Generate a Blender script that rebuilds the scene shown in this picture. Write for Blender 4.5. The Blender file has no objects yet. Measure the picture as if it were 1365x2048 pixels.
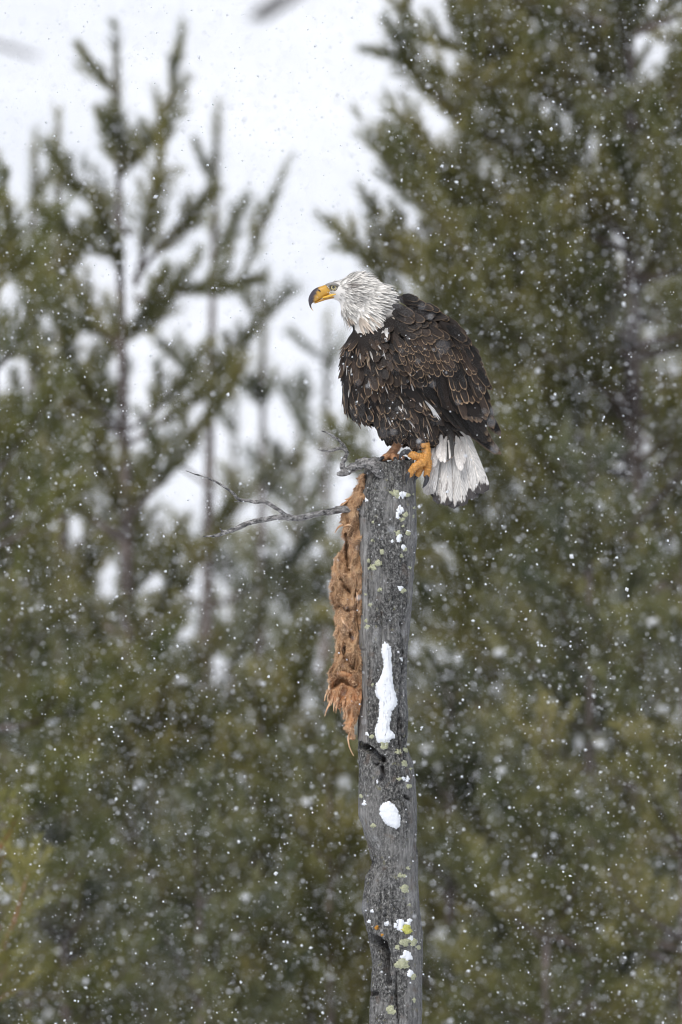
import bpy, bmesh, math, random
import numpy as np
from mathutils import Vector, Matrix
from mathutils.bvhtree import BVHTree

random.seed(7); rng = np.random.default_rng(7)
sc = bpy.context.scene
C = sc.collection
S = 0.0013            # metres per reference pixel at the eagle's distance
ZC = 4.0              # height of the lens above the snow at the snag
DIST = 44.37          # lens to snag
PI = math.pi

# ------------------------------------------------------------------ camera
cam_d = bpy.data.cameras.new('camera'); cam = bpy.data.objects.new('camera', cam_d); C.objects.link(cam)
cam.location = (0, -DIST, ZC); cam.rotation_euler = (PI/2, 0, 0)
cam_d.sensor_fit = 'VERTICAL'; cam_d.sensor_height = 36.0; cam_d.sensor_width = 24.0
cam_d.lens = 600.0; cam_d.clip_start = 1.0; cam_d.clip_end = 2000.0
cam_d.dof.use_dof = True; cam_d.dof.focus_distance = DIST - 0.05; cam_d.dof.aperture_fstop = 6.7
sc.camera = cam
# ------------------------------------------------------------------ world, sun, exposure
w = bpy.data.worlds.new('World'); sc.world = w; w.use_nodes = True
nt = w.node_tree; nt.nodes.clear()
sky = nt.nodes.new('ShaderNodeTexSky'); sky.sky_type = 'NISHITA'; sky.sun_disc = False
SUN_EL, SUN_AZ = math.radians(52), math.radians(205)     # behind and left of the camera, veiled by cloud
sky.sun_elevation = SUN_EL; sky.sun_rotation = SUN_AZ
sky.air_density = 1.0; sky.dust_density = 2.0; sky.ozone_density = 1.0
hs = nt.nodes.new('ShaderNodeHueSaturation'); hs.inputs['Saturation'].default_value = 0.5
bg = nt.nodes.new('ShaderNodeBackground'); bg.inputs['Strength'].default_value = 0.115
wo = nt.nodes.new('ShaderNodeOutputWorld')
nt.links.new(sky.outputs[0], hs.inputs['Color']); nt.links.new(hs.outputs[0], bg.inputs['Color']); nt.links.new(bg.outputs[0], wo.inputs[0])
sd = bpy.data.lights.new('sun', 'SUN'); sd.energy = 1.35; sd.angle = math.radians(24); sd.color = (1.0, 0.995, 0.985)
sun = bpy.data.objects.new('sun', sd); C.objects.link(sun)
sun_dir = Vector((math.sin(SUN_AZ)*math.cos(SUN_EL), math.cos(SUN_AZ)*math.cos(SUN_EL), math.sin(SUN_EL)))
sun.rotation_euler = sun_dir.to_track_quat('Z', 'Y').to_euler(); sun.location = (-10, -30, 40)
sc.view_settings.view_transform = 'Standard'; sc.view_settings.look = 'None'; sc.view_settings.gamma = 1.0
sc.view_settings.exposure = 0.30; sc.view_settings.use_curve_mapping = False
sc.render.engine = 'CYCLES'
sc.cycles.use_denoising = True; sc.cycles.max_bounces = 5; sc.cycles.diffuse_bounces = 3; sc.cycles.glossy_bounces = 2
sc.cycles.use_adaptive_sampling = False; sc.cycles.filter_width = 1.1

# ------------------------------------------------------------------ helpers
def P(px, py, y=0.0):
    return Vector(((px-682.5)*S, y*S, ZC+(1024-py)*S))
def PA(a):
    a = np.asarray(a, float); return np.stack([(a[:,0]-682.5)*S, a[:,2]*S, ZC+(1024-a[:,1])*S], 1)
def PD(px, py, Y):
    k = (DIST+Y)/DIST; return Vector(((px-682.5)*S*k, Y, ZC+(1024-py)*S*k))

def vnoise(p, seed=0):
    p = np.asarray(p, float); i = np.floor(p).astype(np.int64); f = p-i; f = f*f*(3-2*f)
    def h(a, b, c):
        n = (a*374761393 + b*668265263 + c*2147483647 + seed*974711) & 0xffffffff
        n = ((n ^ (n >> 13))*1274126177) & 0xffffffff
        n = ((n ^ (n >> 16))*2246822519) & 0xffffffff
        return ((n ^ (n >> 15)) & 0xffffff)/float(0xffffff)
    r = 0
    for dx in (0, 1):
        for dy in (0, 1):
            for dz in (0, 1):
                wt = (f[:,0] if dx else 1-f[:,0])*(f[:,1] if dy else 1-f[:,1])*(f[:,2] if dz else 1-f[:,2])
                r = r + wt*h(i[:,0]+dx, i[:,1]+dy, i[:,2]+dz)
    return r*2-1
def fbm(p, o=3, seed=0):
    p = np.asarray(p, float); s = 0; a = 1; t = 0
    for k in range(o):
        s = s + a*vnoise(p*(2.03**k)+k*17.3, seed+k); t += a; a *= .5
    return s/t

def mesh(name, V, F, mat=None, parent=None, smooth=True, uv=None, col=None, pts=None):
    """V (n,3); F: (m,k) array or list of tuples. uv per vertex, col per vertex (n,4), pts {name: per-vertex float}"""
    V = np.asarray(V, float); me = bpy.data.meshes.new(name)
    if isinstance(F, np.ndarray):
        m, k = F.shape; F = np.ascontiguousarray(F, np.int32)
        me.vertices.add(len(V)); me.vertices.foreach_set('co', np.ascontiguousarray(V, np.float32).ravel())
        me.loops.add(m*k); me.loops.foreach_set('vertex_index', F.ravel())
        me.polygons.add(m); me.polygons.foreach_set('loop_start', np.arange(m, dtype=np.int32)*k)
        me.update(calc_edges=True)
    else:
        me.from_pydata([tuple(v) for v in V], [], F); me.update()
    if smooth: me.polygons.foreach_set('use_smooth', np.ones(len(me.polygons), bool))
    if uv is not None:
        li = np.zeros(len(me.loops), np.int32); me.loops.foreach_get('vertex_index', li)
        l = me.uv_layers.new(name='UVMap'); l.data.foreach_set('uv', np.ascontiguousarray(np.asarray(uv, np.float32)[li]).ravel())
    if col is not None:
        a = me.attributes.new('tint', 'FLOAT_COLOR', 'POINT'); a.data.foreach_set('color', np.ascontiguousarray(col, np.float32).ravel())
    for kx, vx in (pts or {}).items():
        a = me.attributes.new(kx, 'FLOAT', 'POINT'); a.data.foreach_set('value', np.ascontiguousarray(vx, np.float32))
    if mat: me.materials.append(mat)
    o = bpy.data.objects.new(name, me); C.objects.link(o)
    if parent: attach(o, parent)
    return o
def attach(o, parent):
    # every mesh is built in world coordinates; only the root Empties are moved
    o.parent = parent
    o.matrix_parent_inverse = Matrix.Translation(parent.location).inverted() if parent.type == 'EMPTY' else Matrix.Identity(4)
def tag(o, label=None, cat=None, group=None, kind=None):
    if label: o['label'] = label
    if cat: o['category'] = cat
    if group: o['group'] = group
    if kind: o['kind'] = kind
    return o
def empty(name, loc):
    o = bpy.data.objects.new(name, None); C.objects.link(o); o.location = loc; o.empty_display_size = .1; return o

def spline(pts, n):
    """Catmull-Rom resample of rows (any width) to n rows"""
    p = np.asarray(pts, float); m = len(p)
    q = np.vstack([2*p[0]-p[1], p, 2*p[-1]-p[-2]])
    d = np.linalg.norm(np.diff(p[:, :2], axis=0), axis=1)+1e-9; c = np.concatenate([[0], np.cumsum(d)])
    out = []
    for s in np.linspace(0, c[-1], n):
        i = min(m-2, max(0, int(np.searchsorted(c, s, 'right')-1))); t = (s-c[i])/d[i]
        a, b, e, f = q[i], q[i+1], q[i+2], q[i+3]
        out.append(.5*((2*b)+(-a+e)*t+(2*a-5*b+4*e-f)*t*t+(-a+3*b-3*e+f)*t**3))
    return np.array(out)
def tube(pts, rad, sides=8, rough=0.0, seed=0):
    """pts (n,3) metres, rad (n,) -> V, F quads"""
    pts = np.asarray(pts, float); rad = np.maximum(np.asarray(rad, float), 1e-5); n = len(pts)
    T = np.gradient(pts, axis=0); T /= np.linalg.norm(T, axis=1, keepdims=True)+1e-12
    a = np.array([0, 1, 0.]) if abs(T[0, 1]) < .8 else np.array([1., 0, 0])
    N = np.zeros_like(T); u = a-T[0]*a.dot(T[0]); u /= np.linalg.norm(u)
    for i in range(n):
        u = u-T[i]*u.dot(T[i]); u /= np.linalg.norm(u)+1e-12; N[i] = u
    B = np.cross(T, N); th = np.arange(sides)/sides*2*PI
    R = rad[:, None]*np.ones(sides)
    if rough:
        cyl = np.stack([np.cos(th)[None]*1.5+np.zeros((n, 1)), np.sin(th)[None]*1.5+np.zeros((n, 1)), (np.arange(n)*.35)[:, None]+np.zeros(sides)], 2).reshape(-1, 3)
        R = R*(1+rough*fbm(cyl+seed*9.7, 2, seed)).reshape(n, sides)
    V = pts[:, None]+R[..., None]*(np.cos(th)[None, :, None]*N[:, None]+np.sin(th)[None, :, None]*B[:, None])
    i = np.arange(n-1)[:, None]*sides; j = np.arange(sides)[None]; j2 = (j+1) % sides
    F = np.stack([i+j, i+j2, i+sides+j2, i+sides+j], 2).reshape(-1, 4)
    return V.reshape(-1, 3), F
def cat(parts):
    V = []; F = []; o = 0
    for v, f in parts: V.append(v); F.append(f+o); o += len(v)
    return np.vstack(V), np.vstack(F)
def grid_faces(n, m):
    i = np.arange(n-1)[:, None]*m; j = np.arange(m-1)[None]
    return np.stack([i+j, i+j+1, i+m+j+1, i+m+j], 2).reshape(-1, 4)

# ------------------------------------------------------------------ materials
def new_mat(name):
    m = bpy.data.materials.new(name); m.use_nodes = True; return m, m.node_tree, m.node_tree.nodes['Principled BSDF']
def N(t, kind, **kw):
    n = t.nodes.new('ShaderNode'+kind)
    for k, v in kw.items():
        if k in n.inputs.keys() if hasattr(n.inputs, 'keys') else False: n.inputs[k].default_value = v
        else: setattr(n, k, v)
    return n
def ramp(t, fac, stops, interp='LINEAR'):
    r = t.nodes.new('ShaderNodeValToRGB'); e = r.color_ramp; e.interpolation = interp
    while len(e.elements) < len(stops): e.elements.new(.5)
    for el, (p, c) in zip(e.elements, stops):
        el.position = p; el.color = (c[0], c[1], c[2], 1) if not isinstance(c, (int, float)) else (c, c, c, 1)
    t.links.new(fac, r.inputs[0]); return r.outputs[0]
def mixc(t, fac, a, b, mode='MIX'):
    m = t.nodes.new('ShaderNodeMix'); m.data_type = 'RGBA'; m.blend_type = mode
    for s, v in ((0, fac), (6, a), (7, b)):
        if hasattr(v, 'links') or hasattr(v, 'is_linked'): t.links.new(v, m.inputs[s])
        else: m.inputs[s].default_value = v if isinstance(v, (int, float)) else (v[0], v[1], v[2], 1)
    return m.outputs[2]
def math_(t, op, a, b=None, c=None):
    m = t.nodes.new('ShaderNodeMath'); m.operation = op
    for s, v in ((0, a), (1, b), (2, c)):
        if v is None: continue
        if hasattr(v, 'is_linked'): t.links.new(v, m.inputs[s])
        else: m.inputs[s].default_value = v
    return m.outputs[0]
def noise_tex(t, scale, detail=3, vec_scale=None, rough=.5, vec=None):
    if vec is None:
        vec = t.nodes.new('ShaderNodeTexCoord').outputs['Object']
    if vec_scale:
        mp = t.nodes.new('ShaderNodeMapping'); mp.inputs['Scale'].default_value = vec_scale; t.links.new(vec, mp.inputs[0]); vec = mp.outputs[0]
    n = t.nodes.new('ShaderNodeTexNoise'); n.inputs['Scale'].default_value = scale; n.inputs['Detail'].default_value = detail; n.inputs['Roughness'].default_value = rough
    t.links.new(vec, n.inputs['Vector']); return n.outputs['Fac']
def bump(t, b, h, strength, dist):
    n = t.nodes.new('ShaderNodeBump'); n.inputs['Strength'].default_value = strength; n.inputs['Distance'].default_value = dist
    t.links.new(h, n.inputs['Height']); t.links.new(n.outputs[0], b.inputs['Normal'])

def m_snow(name, scale, dist):
    m, t, b = new_mat(name)
    n = noise_tex(t, scale, 4)
    t.links.new(ramp(t, n, [(.3, (.80, .82, .85)), (.7, (.88, .89, .91))]), b.inputs['Base Color'])
    b.inputs['Roughness'].default_value = .8; b.inputs['Specular IOR Level'].default_value = .2
    bump(t, b, n, .6, dist); return m
M_snow_ground = m_snow('snow_field', .35, .3)
M_snow_crust = m_snow('snow_crust', 260, .002)
M_snow_clump = m_snow('snow_clump', 40, .01)
def m_flake():
    m, t, b = new_mat('snowflake'); b.inputs['Base Color'].default_value = (.93, .94, .96, 1); b.inputs['Roughness'].default_value = .6
    tr = t.nodes.new('ShaderNodeBsdfTranslucent'); tr.inputs[0].default_value = (.93, .94, .96, 1)
    mx = t.nodes.new('ShaderNodeMixShader'); mx.inputs[0].default_value = .4
    t.links.new(b.outputs[0], mx.inputs[1]); t.links.new(tr.outputs[0], mx.inputs[2])
    t.links.new(mx.outputs[0], t.nodes['Material Output'].inputs[0]); return m
M_flake = m_flake()
def m_needles(name, a, bcol, c):
    m, t, b = new_mat(name)
    n1 = noise_tex(t, 3.2, 2); n2 = noise_tex(t, 17, 2)
    base = ramp(t, n1, [(.32, a), (.5, bcol), (.68, c)])
    base = mixc(t, ramp(t, n2, [(.63, 0), (.76, .4)]), base, (.25, .145, .08))
    t.links.new(base, b.inputs['Base Color']); b.inputs['Roughness'].default_value = .5
    b.inputs['Specular IOR Level'].default_value = .35
    return m
M_ndl = [m_needles('pine_needles_olive', (.098, .108, .040), (.200, .194, .070), (.330, .292, .112)),
         m_needles('pine_needles_grey_green', (.086, .100, .054), (.165, .172, .084), (.275, .256, .112)),
         m_needles('pine_needles_bright', (.10, .115, .035), (.17, .175, .055), (.25, .225, .075)),
         m_needles('pine_needles_yellow', (.17, .17, .045), (.26, .245, .07), (.36, .32, .10))]
def m_bark():
    m, t, b = new_mat('pine_bark')
    n = noise_tex(t, 14, 4, (1, 1, .35))
    t.links.new(ramp(t, n, [(.3, (.07, .055, .05)), (.55, (.17, .14, .125)), (.75, (.24, .18, .15))]), b.inputs['Base Color'])
    b.inputs['Roughness'].default_value = .9; bump(t, b, n, .8, .01); return m
M_bark = m_bark()
def m_redbark():
    m, t, b = new_mat('young_red_bark')
    n = noise_tex(t, 30, 3)
    t.links.new(ramp(t, n, [(.3, (.24, .095, .055)), (.7, (.40, .18, .11))]), b.inputs['Base Color']); b.inputs['Roughness'].default_value = .8; return m
M_redbark = m_redbark()
def m_snag():
    m, t, b = new_mat('weathered_snag_wood')
    grain = noise_tex(t, 170, 6, (1, 1, .11), .75)
    speck = noise_tex(t, 170, 6, (1, 1, .7), .8)
    blot = noise_tex(t, 22, 4, (1, 1, .5), .6)
    big = noise_tex(t, 6, 3, (1, 1, .6), .6)
    wood = ramp(t, grain, [(.28, (.05, .048, .045)), (.43, (.17, .165, .158)), (.58, (.31, .302, .29)), (.74, (.50, .485, .465))])
    dark = ramp(t, speck, [(.38, (.014, .014, .013)), (.48, (.060, .058, .055)), (.57, (.19, .185, .175)), (.68, (.48, .47, .44))])
    f = math_(t, 'ADD', blot, math_(t, 'MULTIPLY', math_(t, 'SUBTRACT', big, .5), .9))
    cover = ramp(t, f, [(.26, 0.1), (.44, .96)])
    bare = N(t, 'Attribute', attribute_name='bare').outputs['Fac']
    cover = mixc(t, bare, cover, (.05, .05, .05))
    c = mixc(t, cover, wood, dark)
    brown = ramp(t, noise_tex(t, 34, 3), [(.60, 0), (.74, .5)])
    c = mixc(t, brown, c, (.14, .10, .075))
    olive = ramp(t, noise_tex(t, 70, 3, None, .6), [(.64, 0), (.72, .55)])
    c = mixc(t, olive, c, (.20, .19, .08))
    c = mixc(t, N(t, 'Attribute', attribute_name='rot').outputs['Fac'], c, (.022, .018, .016))  # 'rot' attribute: shade painted dark into the carved hollows
    t.links.new(c, b.inputs['Base Color']); b.inputs['Roughness'].default_value = .85; b.inputs['Specular IOR Level'].default_value = .25
    h = math_(t, 'ADD', math_(t, 'MULTIPLY', grain, 1.0), math_(t, 'MULTIPLY', speck, .8))
    bump(t, b, h, .9, .003); return m
M_snag = m_snag()
def m_twig():
    m, t, b = new_mat('dead_grey_branch')
    g = noise_tex(t, 130, 6, (.6, 1, 1), .75)
    t.links.new(ramp(t, g, [(.36, (.018, .017, .016)), (.47, (.13, .125, .12)), (.56, (.30, .285, .275)), (.68, (.50, .48, .46))]), b.inputs['Base Color'])
    b.inputs['Roughness'].default_value = .9; bump(t, b, g, 1.0, .004); return m
M_twig = m_twig()
def m_lichen(name, a, c):
    m, t, b = new_mat(name)
    n = noise_tex(t, 420, 3, None, .7)
    t.links.new(ramp(t, n, [(.32, a), (.66, c)]), b.inputs['Base Color']); b.inputs['Roughness'].default_value = .95; bump(t, b, n, 1, .002); return m
M_lichen = m_lichen('sage_lichen', (.26, .27, .15), (.60, .60, .42))
M_lichen_y = m_lichen('yellow_lichen', (.38, .38, .06), (.70, .68, .22))
M_lichen_o = m_lichen('orange_lichen', (.40, .17, .02), (.60, .28, .04))
def m_hide():
    m, t, b = new_mat('torn_hide')
    n = noise_tex(t, 26, 4, (1, 1, .5), .6); f = noise_tex(t, 300, 4, (1, 1, .3), .7)
    c = ramp(t, n, [(.30, (.12, .058, .026)), (.45, (.32, .175, .080)), (.60, (.48, .29, .145)), (.75, (.54, .29, .17))])
    low = N(t, 'Attribute', attribute_name='raw').outputs['Fac']
    c = mixc(t, low, c, ramp(t, n, [(.35, (.38, .14, .045)), (.65, (.70, .36, .16))]))
    c = mixc(t, ramp(t, f, [(.45, 0), (.7, .6)]), c, (.66, .45, .28))
    c = mixc(t, ramp(t, f, [(.34, .75), (.42, 0)]), c, (.12, .05, .025))
    t.links.new(c, b.inputs['Base Color']); b.inputs['Roughness'].default_value = .7
    bump(t, b, f, 1.0, .004); return m
M_hide = m_hide()
def m_fibre():
    m, t, b = new_mat('hide_fibre')
    n = noise_tex(t, 60, 2); t.links.new(ramp(t, n, [(.3, (.46, .24, .12)), (.7, (.78, .54, .34))]), b.inputs['Base Color']); b.inputs['Roughness'].default_value = .8; return m
M_fibre = m_fibre()
def m_plume(name, tail=False):
    m, t, b = new_mat(name)
    at = N(t, 'Attribute', attribute_name='tint'); tint = at.outputs['Color']; rim_s = at.outputs['Alpha']
    uvn = t.nodes.new('ShaderNodeUVMap'); sp = t.nodes.new('ShaderNodeSeparateXYZ'); t.links.new(uvn.outputs[0], sp.inputs[0])
    u = math_(t, 'MULTIPLY', math_(t, 'ABSOLUTE', math_(t, 'SUBTRACT', sp.outputs[0], .5)), 2.0); v = sp.outputs[1]
    # barbs: streaks that run obliquely off the shaft
    oi = noise_tex(t, 9, 2)
    cb = t.nodes.new('ShaderNodeCombineXYZ'); t.links.new(math_(t, 'SUBTRACT', v, math_(t, 'MULTIPLY', u, .25)), cb.inputs[0]); t.links.new(oi, cb.inputs[2])
    barb = noise_tex(t, 26, 3, None, .6, cb.outputs[0])
    c = mixc(t, 1.0, tint, ramp(t, barb, [(.3, .62), (.5, 1.0), (.72, 1.45)]), 'MULTIPLY')
    if tail:
        nz = noise_tex(t, 85, 3, (1, 1, .22), .65)
        tip = math_(t, 'ADD', v, math_(t, 'MULTIPLY', math_(t, 'SUBTRACT', nz, .5), .46))
        fac = math_(t, 'MULTIPLY', ramp(t, tip, [(.87, 0), (.91, .95)]), rim_s)
        c = mixc(t, fac, c, (.035, .03, .03))
        fleck = math_(t, 'MULTIPLY', ramp(t, noise_tex(t, 110, 3, (1, 1, .18), .6), [(.60, 0), (.66, .8)]), rim_s)
        c = mixc(t, math_(t, 'MULTIPLY', fleck, ramp(t, v, [(.45, 0.0), (.8, .9)])), c, (.06, .045, .04))
    else:
        e1 = ramp(t, u, [(.74, 0), (.92, 1)]); e2 = ramp(t, v, [(.90, 0), (.975, 1)])
        mx = math_(t, 'MULTIPLY', math_(t, 'MULTIPLY', math_(t, 'MAXIMUM', e1, e2), rim_s), ramp(t, v, [(.35, .15), (.7, 1)]))
        c = mixc(t, mx, c, (.36, .245, .15))
    shaft = ramp(t, u, [(.03, .35), (.10, 0)])
    c = mixc(t, shaft, c, mixc(t, 1.0, c, (1.7, 1.6, 1.5), 'MULTIPLY'))
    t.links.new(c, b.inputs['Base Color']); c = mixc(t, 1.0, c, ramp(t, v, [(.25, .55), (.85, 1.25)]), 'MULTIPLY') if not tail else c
    t.links.new(c, b.inputs['Base Color']); b.inputs['Roughness'].default_value = .6; b.inputs['Specular IOR Level'].default_value = .25
    bump(t, b, barb, .5, .002)
    return m
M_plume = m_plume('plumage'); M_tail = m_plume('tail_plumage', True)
def m_attr(name, rough, spec=.5, coat=0.0, scales=0):
    m, t, b = new_mat(name); a = N(t, 'Attribute', attribute_name='tint'); c = a.outputs['Color']
    if scales:
        vo = t.nodes.new('ShaderNodeTexVoronoi'); vo.inputs['Scale'].default_value = scales
        t.links.new(t.nodes.new('ShaderNodeTexCoord').outputs['Object'], vo.inputs['Vector'])
        d = ramp(t, vo.outputs['Distance'], [(.15, 1.08), (.7, .72)])
        c = mixc(t, 1.0, c, d, 'MULTIPLY'); bump(t, b, d, .4, .0015)
    t.links.new(c, b.inputs['Base Color']); b.inputs['Roughness'].default_value = rough; b.inputs['Specular IOR Level'].default_value = spec; b.inputs['Coat Weight'].default_value = coat
    return m
M_skin = m_attr('underplumage', .8, .2); M_beak = m_attr('beak_horn', .38, .5); M_eye = m_attr('eye', .08, .6, 1.0); M_foot = m_attr('scaly_foot', .5, .4, 0, 210)
def m_plain(name, c, r):
    m, t, b = new_mat(name); n = noise_tex(t, 120, 2)
    t.links.new(ramp(t, n, [(.3, tuple(x*.75 for x in c)), (.7, tuple(min(1, x*1.2) for x in c))]), b.inputs['Base Color']); b.inputs['Roughness'].default_value = r; return m
M_talon = m_plain('talon_horn', (.03, .03, .034), .28)

# ------------------------------------------------------------------ ground
def ground_z(x, y):
    x = np.asarray(x, float); y = np.asarray(y, float)
    t = np.clip((-y-24)/14, 0, 1); road = 2.35*t*t*(3-2*t)
    h = np.clip(y-39, 0, None); hill = .36*h*h/(h+6)*1.0
    und = .14*np.sin(x*.41+1.3)*np.sin(y*.33)+.08*np.sin(x*1.1+y*.7)
    return road+hill+und*np.clip(1-abs(y)/400, .3, 1)*(np.where(y < -24, .3, 1))
gx = np.linspace(-130, 130, 175); gy = np.concatenate([np.linspace(-70, 70, 150), np.linspace(71.5, 240, 90)])
GX, GY = np.meshgrid(gx, gy)
gv = np.stack([GX.ravel(), GY.ravel(), ground_z(GX, GY).ravel()], 1)
tag(mesh('snow_ground', gv, grid_faces(len(gy), len(gx)), M_snow_ground), kind='structure')
def gz(x, y): return float(ground_z(np.array([x]), np.array([y]))[0])
def hill_hit(px, py):
    Y = 39.0
    while Y < 200:
        p = PD(px, py, Y)
        if gz(p.x, Y) >= p.z: return p
        Y += .1
    return PD(px, py, 60)

# ------------------------------------------------------------------ pines
def shoots_to_needles(sh, K, nlen, nwid, seed):
    r = np.random.default_rng(seed); sh = np.asarray(sh, float)
    base, d, L = sh[:, :3], sh[:, 3:6], sh[:, 6]
    d = d/np.linalg.norm(d, axis=1, keepdims=True)
    n = len(sh); t = r.random((n, K))**.9; ph = r.random((n, K))*2*PI
    al = np.radians(r.uniform(22, 52, (n, K)))
    a = np.where(np.abs(d[:, 2:3]) < .9, np.array([[0, 0, 1.]]), np.array([[1., 0, 0]]))
    u = np.cross(d, a); u /= np.linalg.norm(u, axis=1, keepdims=True); v = np.cross(d, u)
    per = np.cos(ph)[..., None]*u[:, None]+np.sin(ph)[..., None]*v[:, None]
    nd = d[:, None]*np.cos(al)[..., None]+per*np.sin(al)[..., None]
    b = base[:, None]+d[:, None]*(L[:, None]*t)[..., None]
    ln = nlen*r.uniform(.7, 1.15, (n, K))[..., None]*np.clip(L/.12, .6, 1)[:, None, None]
    tip = b+nd*ln
    sd = np.cross(nd, r.normal(size=(n, K, 3))); sd /= np.linalg.norm(sd, axis=2, keepdims=True)+1e-9
    wv = sd*nwid*.5
    V = np.stack([b+wv, b-wv, tip], 2).reshape(-1, 3)
    return V, np.arange(len(V), dtype=np.int32).reshape(-1, 3)

NT = [0]
def pine(name, label, top, base_x, rad, mat, seed, K=60, nwid=.0028, whorl=.30, zmin=.7, slope=.42, start0=None, lead=.16, coat=2, elmin=8, latk=1.0, fill=.0, limbs=(), group=None, wood=None, thin=1.0, nlen=.068, up=1.0, snow=24, bushy=False):
    """top: Vector of the leader tip; the tree stands on the snow below (base_x, top.y)"""
    r = random.Random(seed); wood = wood or M_bark; Y = top.y
    g = gz(base_x, Y); root = empty(name, (base_x, Y, g)); tag(root, label, 'tree', group or 'pines growing behind the snag')
    H = top.z-g; n = 14; tr = []
    for i in range(n):
        t = i/(n-1); x = base_x+(top.x-base_x)*t+math.sin(t*5+seed)*.02*H*.3*(1-t)*t
        tr.append((x, Y+math.sin(t*4+seed*2)*.012*H*t*(1-t), g-.1+(H+.1)*t))
    tr = np.array(tr); R = .0075*H+.008; rad_t = R*(1-np.linspace(0, 1, n))**.85+.005
    tubes = [tube(tr, rad_t, 9, .08, seed)]; sh = []; spots = []
    def axis(z):
        t = min(1, max(0, (z-g)/H)); i = min(n-2, int(t*(n-1))); f = t*(n-1)-i; return tr[i]*(1-f)+tr[i+1]*f
    def clothe(pts, start, lat, latlen):
        """needle shoots along a polyline beyond fraction start, with side branchlets"""
        m = len(pts); seg = np.linalg.norm(np.diff(pts, axis=0), axis=1); tot = seg.sum(); acc = 0
        for i in range(m-1):
            d = pts[i+1]-pts[i]; f = acc/tot; acc += seg[i]
            if f+.01 < start: continue
            
            for c_ in range(coat): sh.append((*(pts[i]+d*c_/coat), *d, seg[i]*1.2))
            if f < .93:
                for _ in range(lat if r.random() < .8 else lat-1):
                    dn = d/seg[i]; pv = np.array([r.gauss(0, 1), r.gauss(0, 1), r.gauss(.25, .6)]); pv -= dn*pv.dot(dn); pv /= np.linalg.norm(pv)+1e-9
                    ld = dn*.6+pv*.65+np.array([0, 0, .55*up]); ld /= np.linalg.norm(ld)
                    ll = latlen*r.uniform(.5, 1.1)*(1-.5*f)
                    q = pts[i]+d*r.random(); k = max(1, int(ll/.13)); cur = q; dd = ld
                    for _k in range(k):
                        sh.append((*cur, *dd, ll/k*1.15)); cur = cur+dd*ll/k
                        dd = dd+np.array([r.gauss(0, .12), r.gauss(0, .12), .22*up]); dd /= np.linalg.norm(dd)
                    if ll > .2: tubes.append(tube(np.array([q, q+(cur-q)*.5, cur]), [.006, .004, .002], 4))
                    if r.random() < .04: spots.append(cur)
    # leader
    ld = tr[-1]-tr[-2]; ld /= np.linalg.norm(ld)
    for k in range(6): sh.append((*(tr[-1]-ld*(.075*(k+1))), *ld, .13))
    z = top.z-lead; k = 0
    while z > g+zmin:
        dtop = top.z-z; nb = r.choice((4, 5, 5, 6)) if dtop > .4 else r.choice((3, 4))
        a0 = r.random()*7
        for b in range(nb):
            if r.random() > thin+(1-thin)*min(1, max(0, (dtop-.9)/1.0))*fill: continue
            az = a0+b*2*PI/nb+r.gauss(0, .25)
            L = min(rad, .12+slope*dtop)*r.uniform(.65, 1.15)
            el = math.radians(max(elmin, 58-26*dtop)+r.gauss(0, 7)); elE = math.radians(r.uniform(48, 80))*up
            st = axis(z+r.uniform(-.05, .05)); m = max(3, int(L/.11)); pts = [st]
            for i in range(m):
                f = (i/m); e = el+(elE-el)*f**2.2; a = az+.25*math.sin(f*3+b)
                pts.append(pts[-1]+np.array([math.cos(a)*math.cos(e), math.sin(a)*math.cos(e), math.sin(e)])*L/m)
            pts = np.array(pts)
            tubes.append(tube(pts, np.linspace(.007+.008*L, .003, len(pts)), 5))
            clothe(pts, start0 if start0 is not None else (0.0 if dtop < 1.2 else (.10 if dtop < 2.2 else .2)), max(1, int((1 if dtop < .4 else (4 if dtop < 1.3 else 5))*latk)), .12+.11*min(1.0, L))
        z -= whorl*r.uniform(.8, 1.2)
    for lb in limbs:
        pts = spline(lb, max(5, int(np.linalg.norm(np.diff(np.array(lb), axis=0), axis=1).sum()/.10)))
        tubes.append(tube(pts, np.linspace(.014, .004, len(pts)), 6)); clothe(pts, .05, max(1, int(5*latk)), .19)
        if bushy:
            for q in range(2, len(pts)-3, 2):
                for _ in range(2):
                    dn = pts[q+1]-pts[q]; dn = dn/np.linalg.norm(dn); L_ = r.uniform(.22, .46); sub = [pts[q]]
                    dd = dn*.5+np.array([r.gauss(0, .6), r.gauss(0, .6), r.uniform(-.1, .7)])
                    for _k in range(4):
                        dd = dd/np.linalg.norm(dd); sub.append(sub[-1]+dd*L_/4); dd = dd+np.array([0, 0, .38])
                    sub = np.array(sub); tubes.append(tube(sub, np.linspace(.007, .003, 5), 4)); clothe(sub, 0.0, 3, .13)
    V, F = cat(tubes); mesh('trunk', V, F, wood, root)
    V, F = shoots_to_needles(sh, K, nlen, nwid*1.5, seed+1); NT[0] += len(F)
    mesh('crown', V, F, mat, root, smooth=False)
    if snow and spots:
        r.shuffle(spots); parts = []
        for q in spots[:snow]: parts.append(blob(q+np.array([0, 0, .01]), r.uniform(.008, .021), r.randint(0, 999), (1.2, 1.1, .8)))
        V, F = cat(parts); tag(mesh('clinging_snow', V, F, M_snow_clump, root), kind='stuff')
    return root
_ico = bmesh.new(); bmesh.ops.create_icosphere(_ico, subdivisions=2, radius=1.0); _ico.verts.ensure_lookup_table()
ICO_V = np.array([v.co[:] for v in _ico.verts]); ICO_F = np.array([[v.index for v in f.verts] for f in _ico.faces], np.int32); _ico.free()
def blob(c, r, seed, sc3=(1, 1, 1)):
    v = ICO_V*(1+.35*fbm(ICO_V*1.4+seed, 2, seed % 50))[:, None]*r*np.array(sc3); return v+np.asarray(c), ICO_F.copy()

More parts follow.
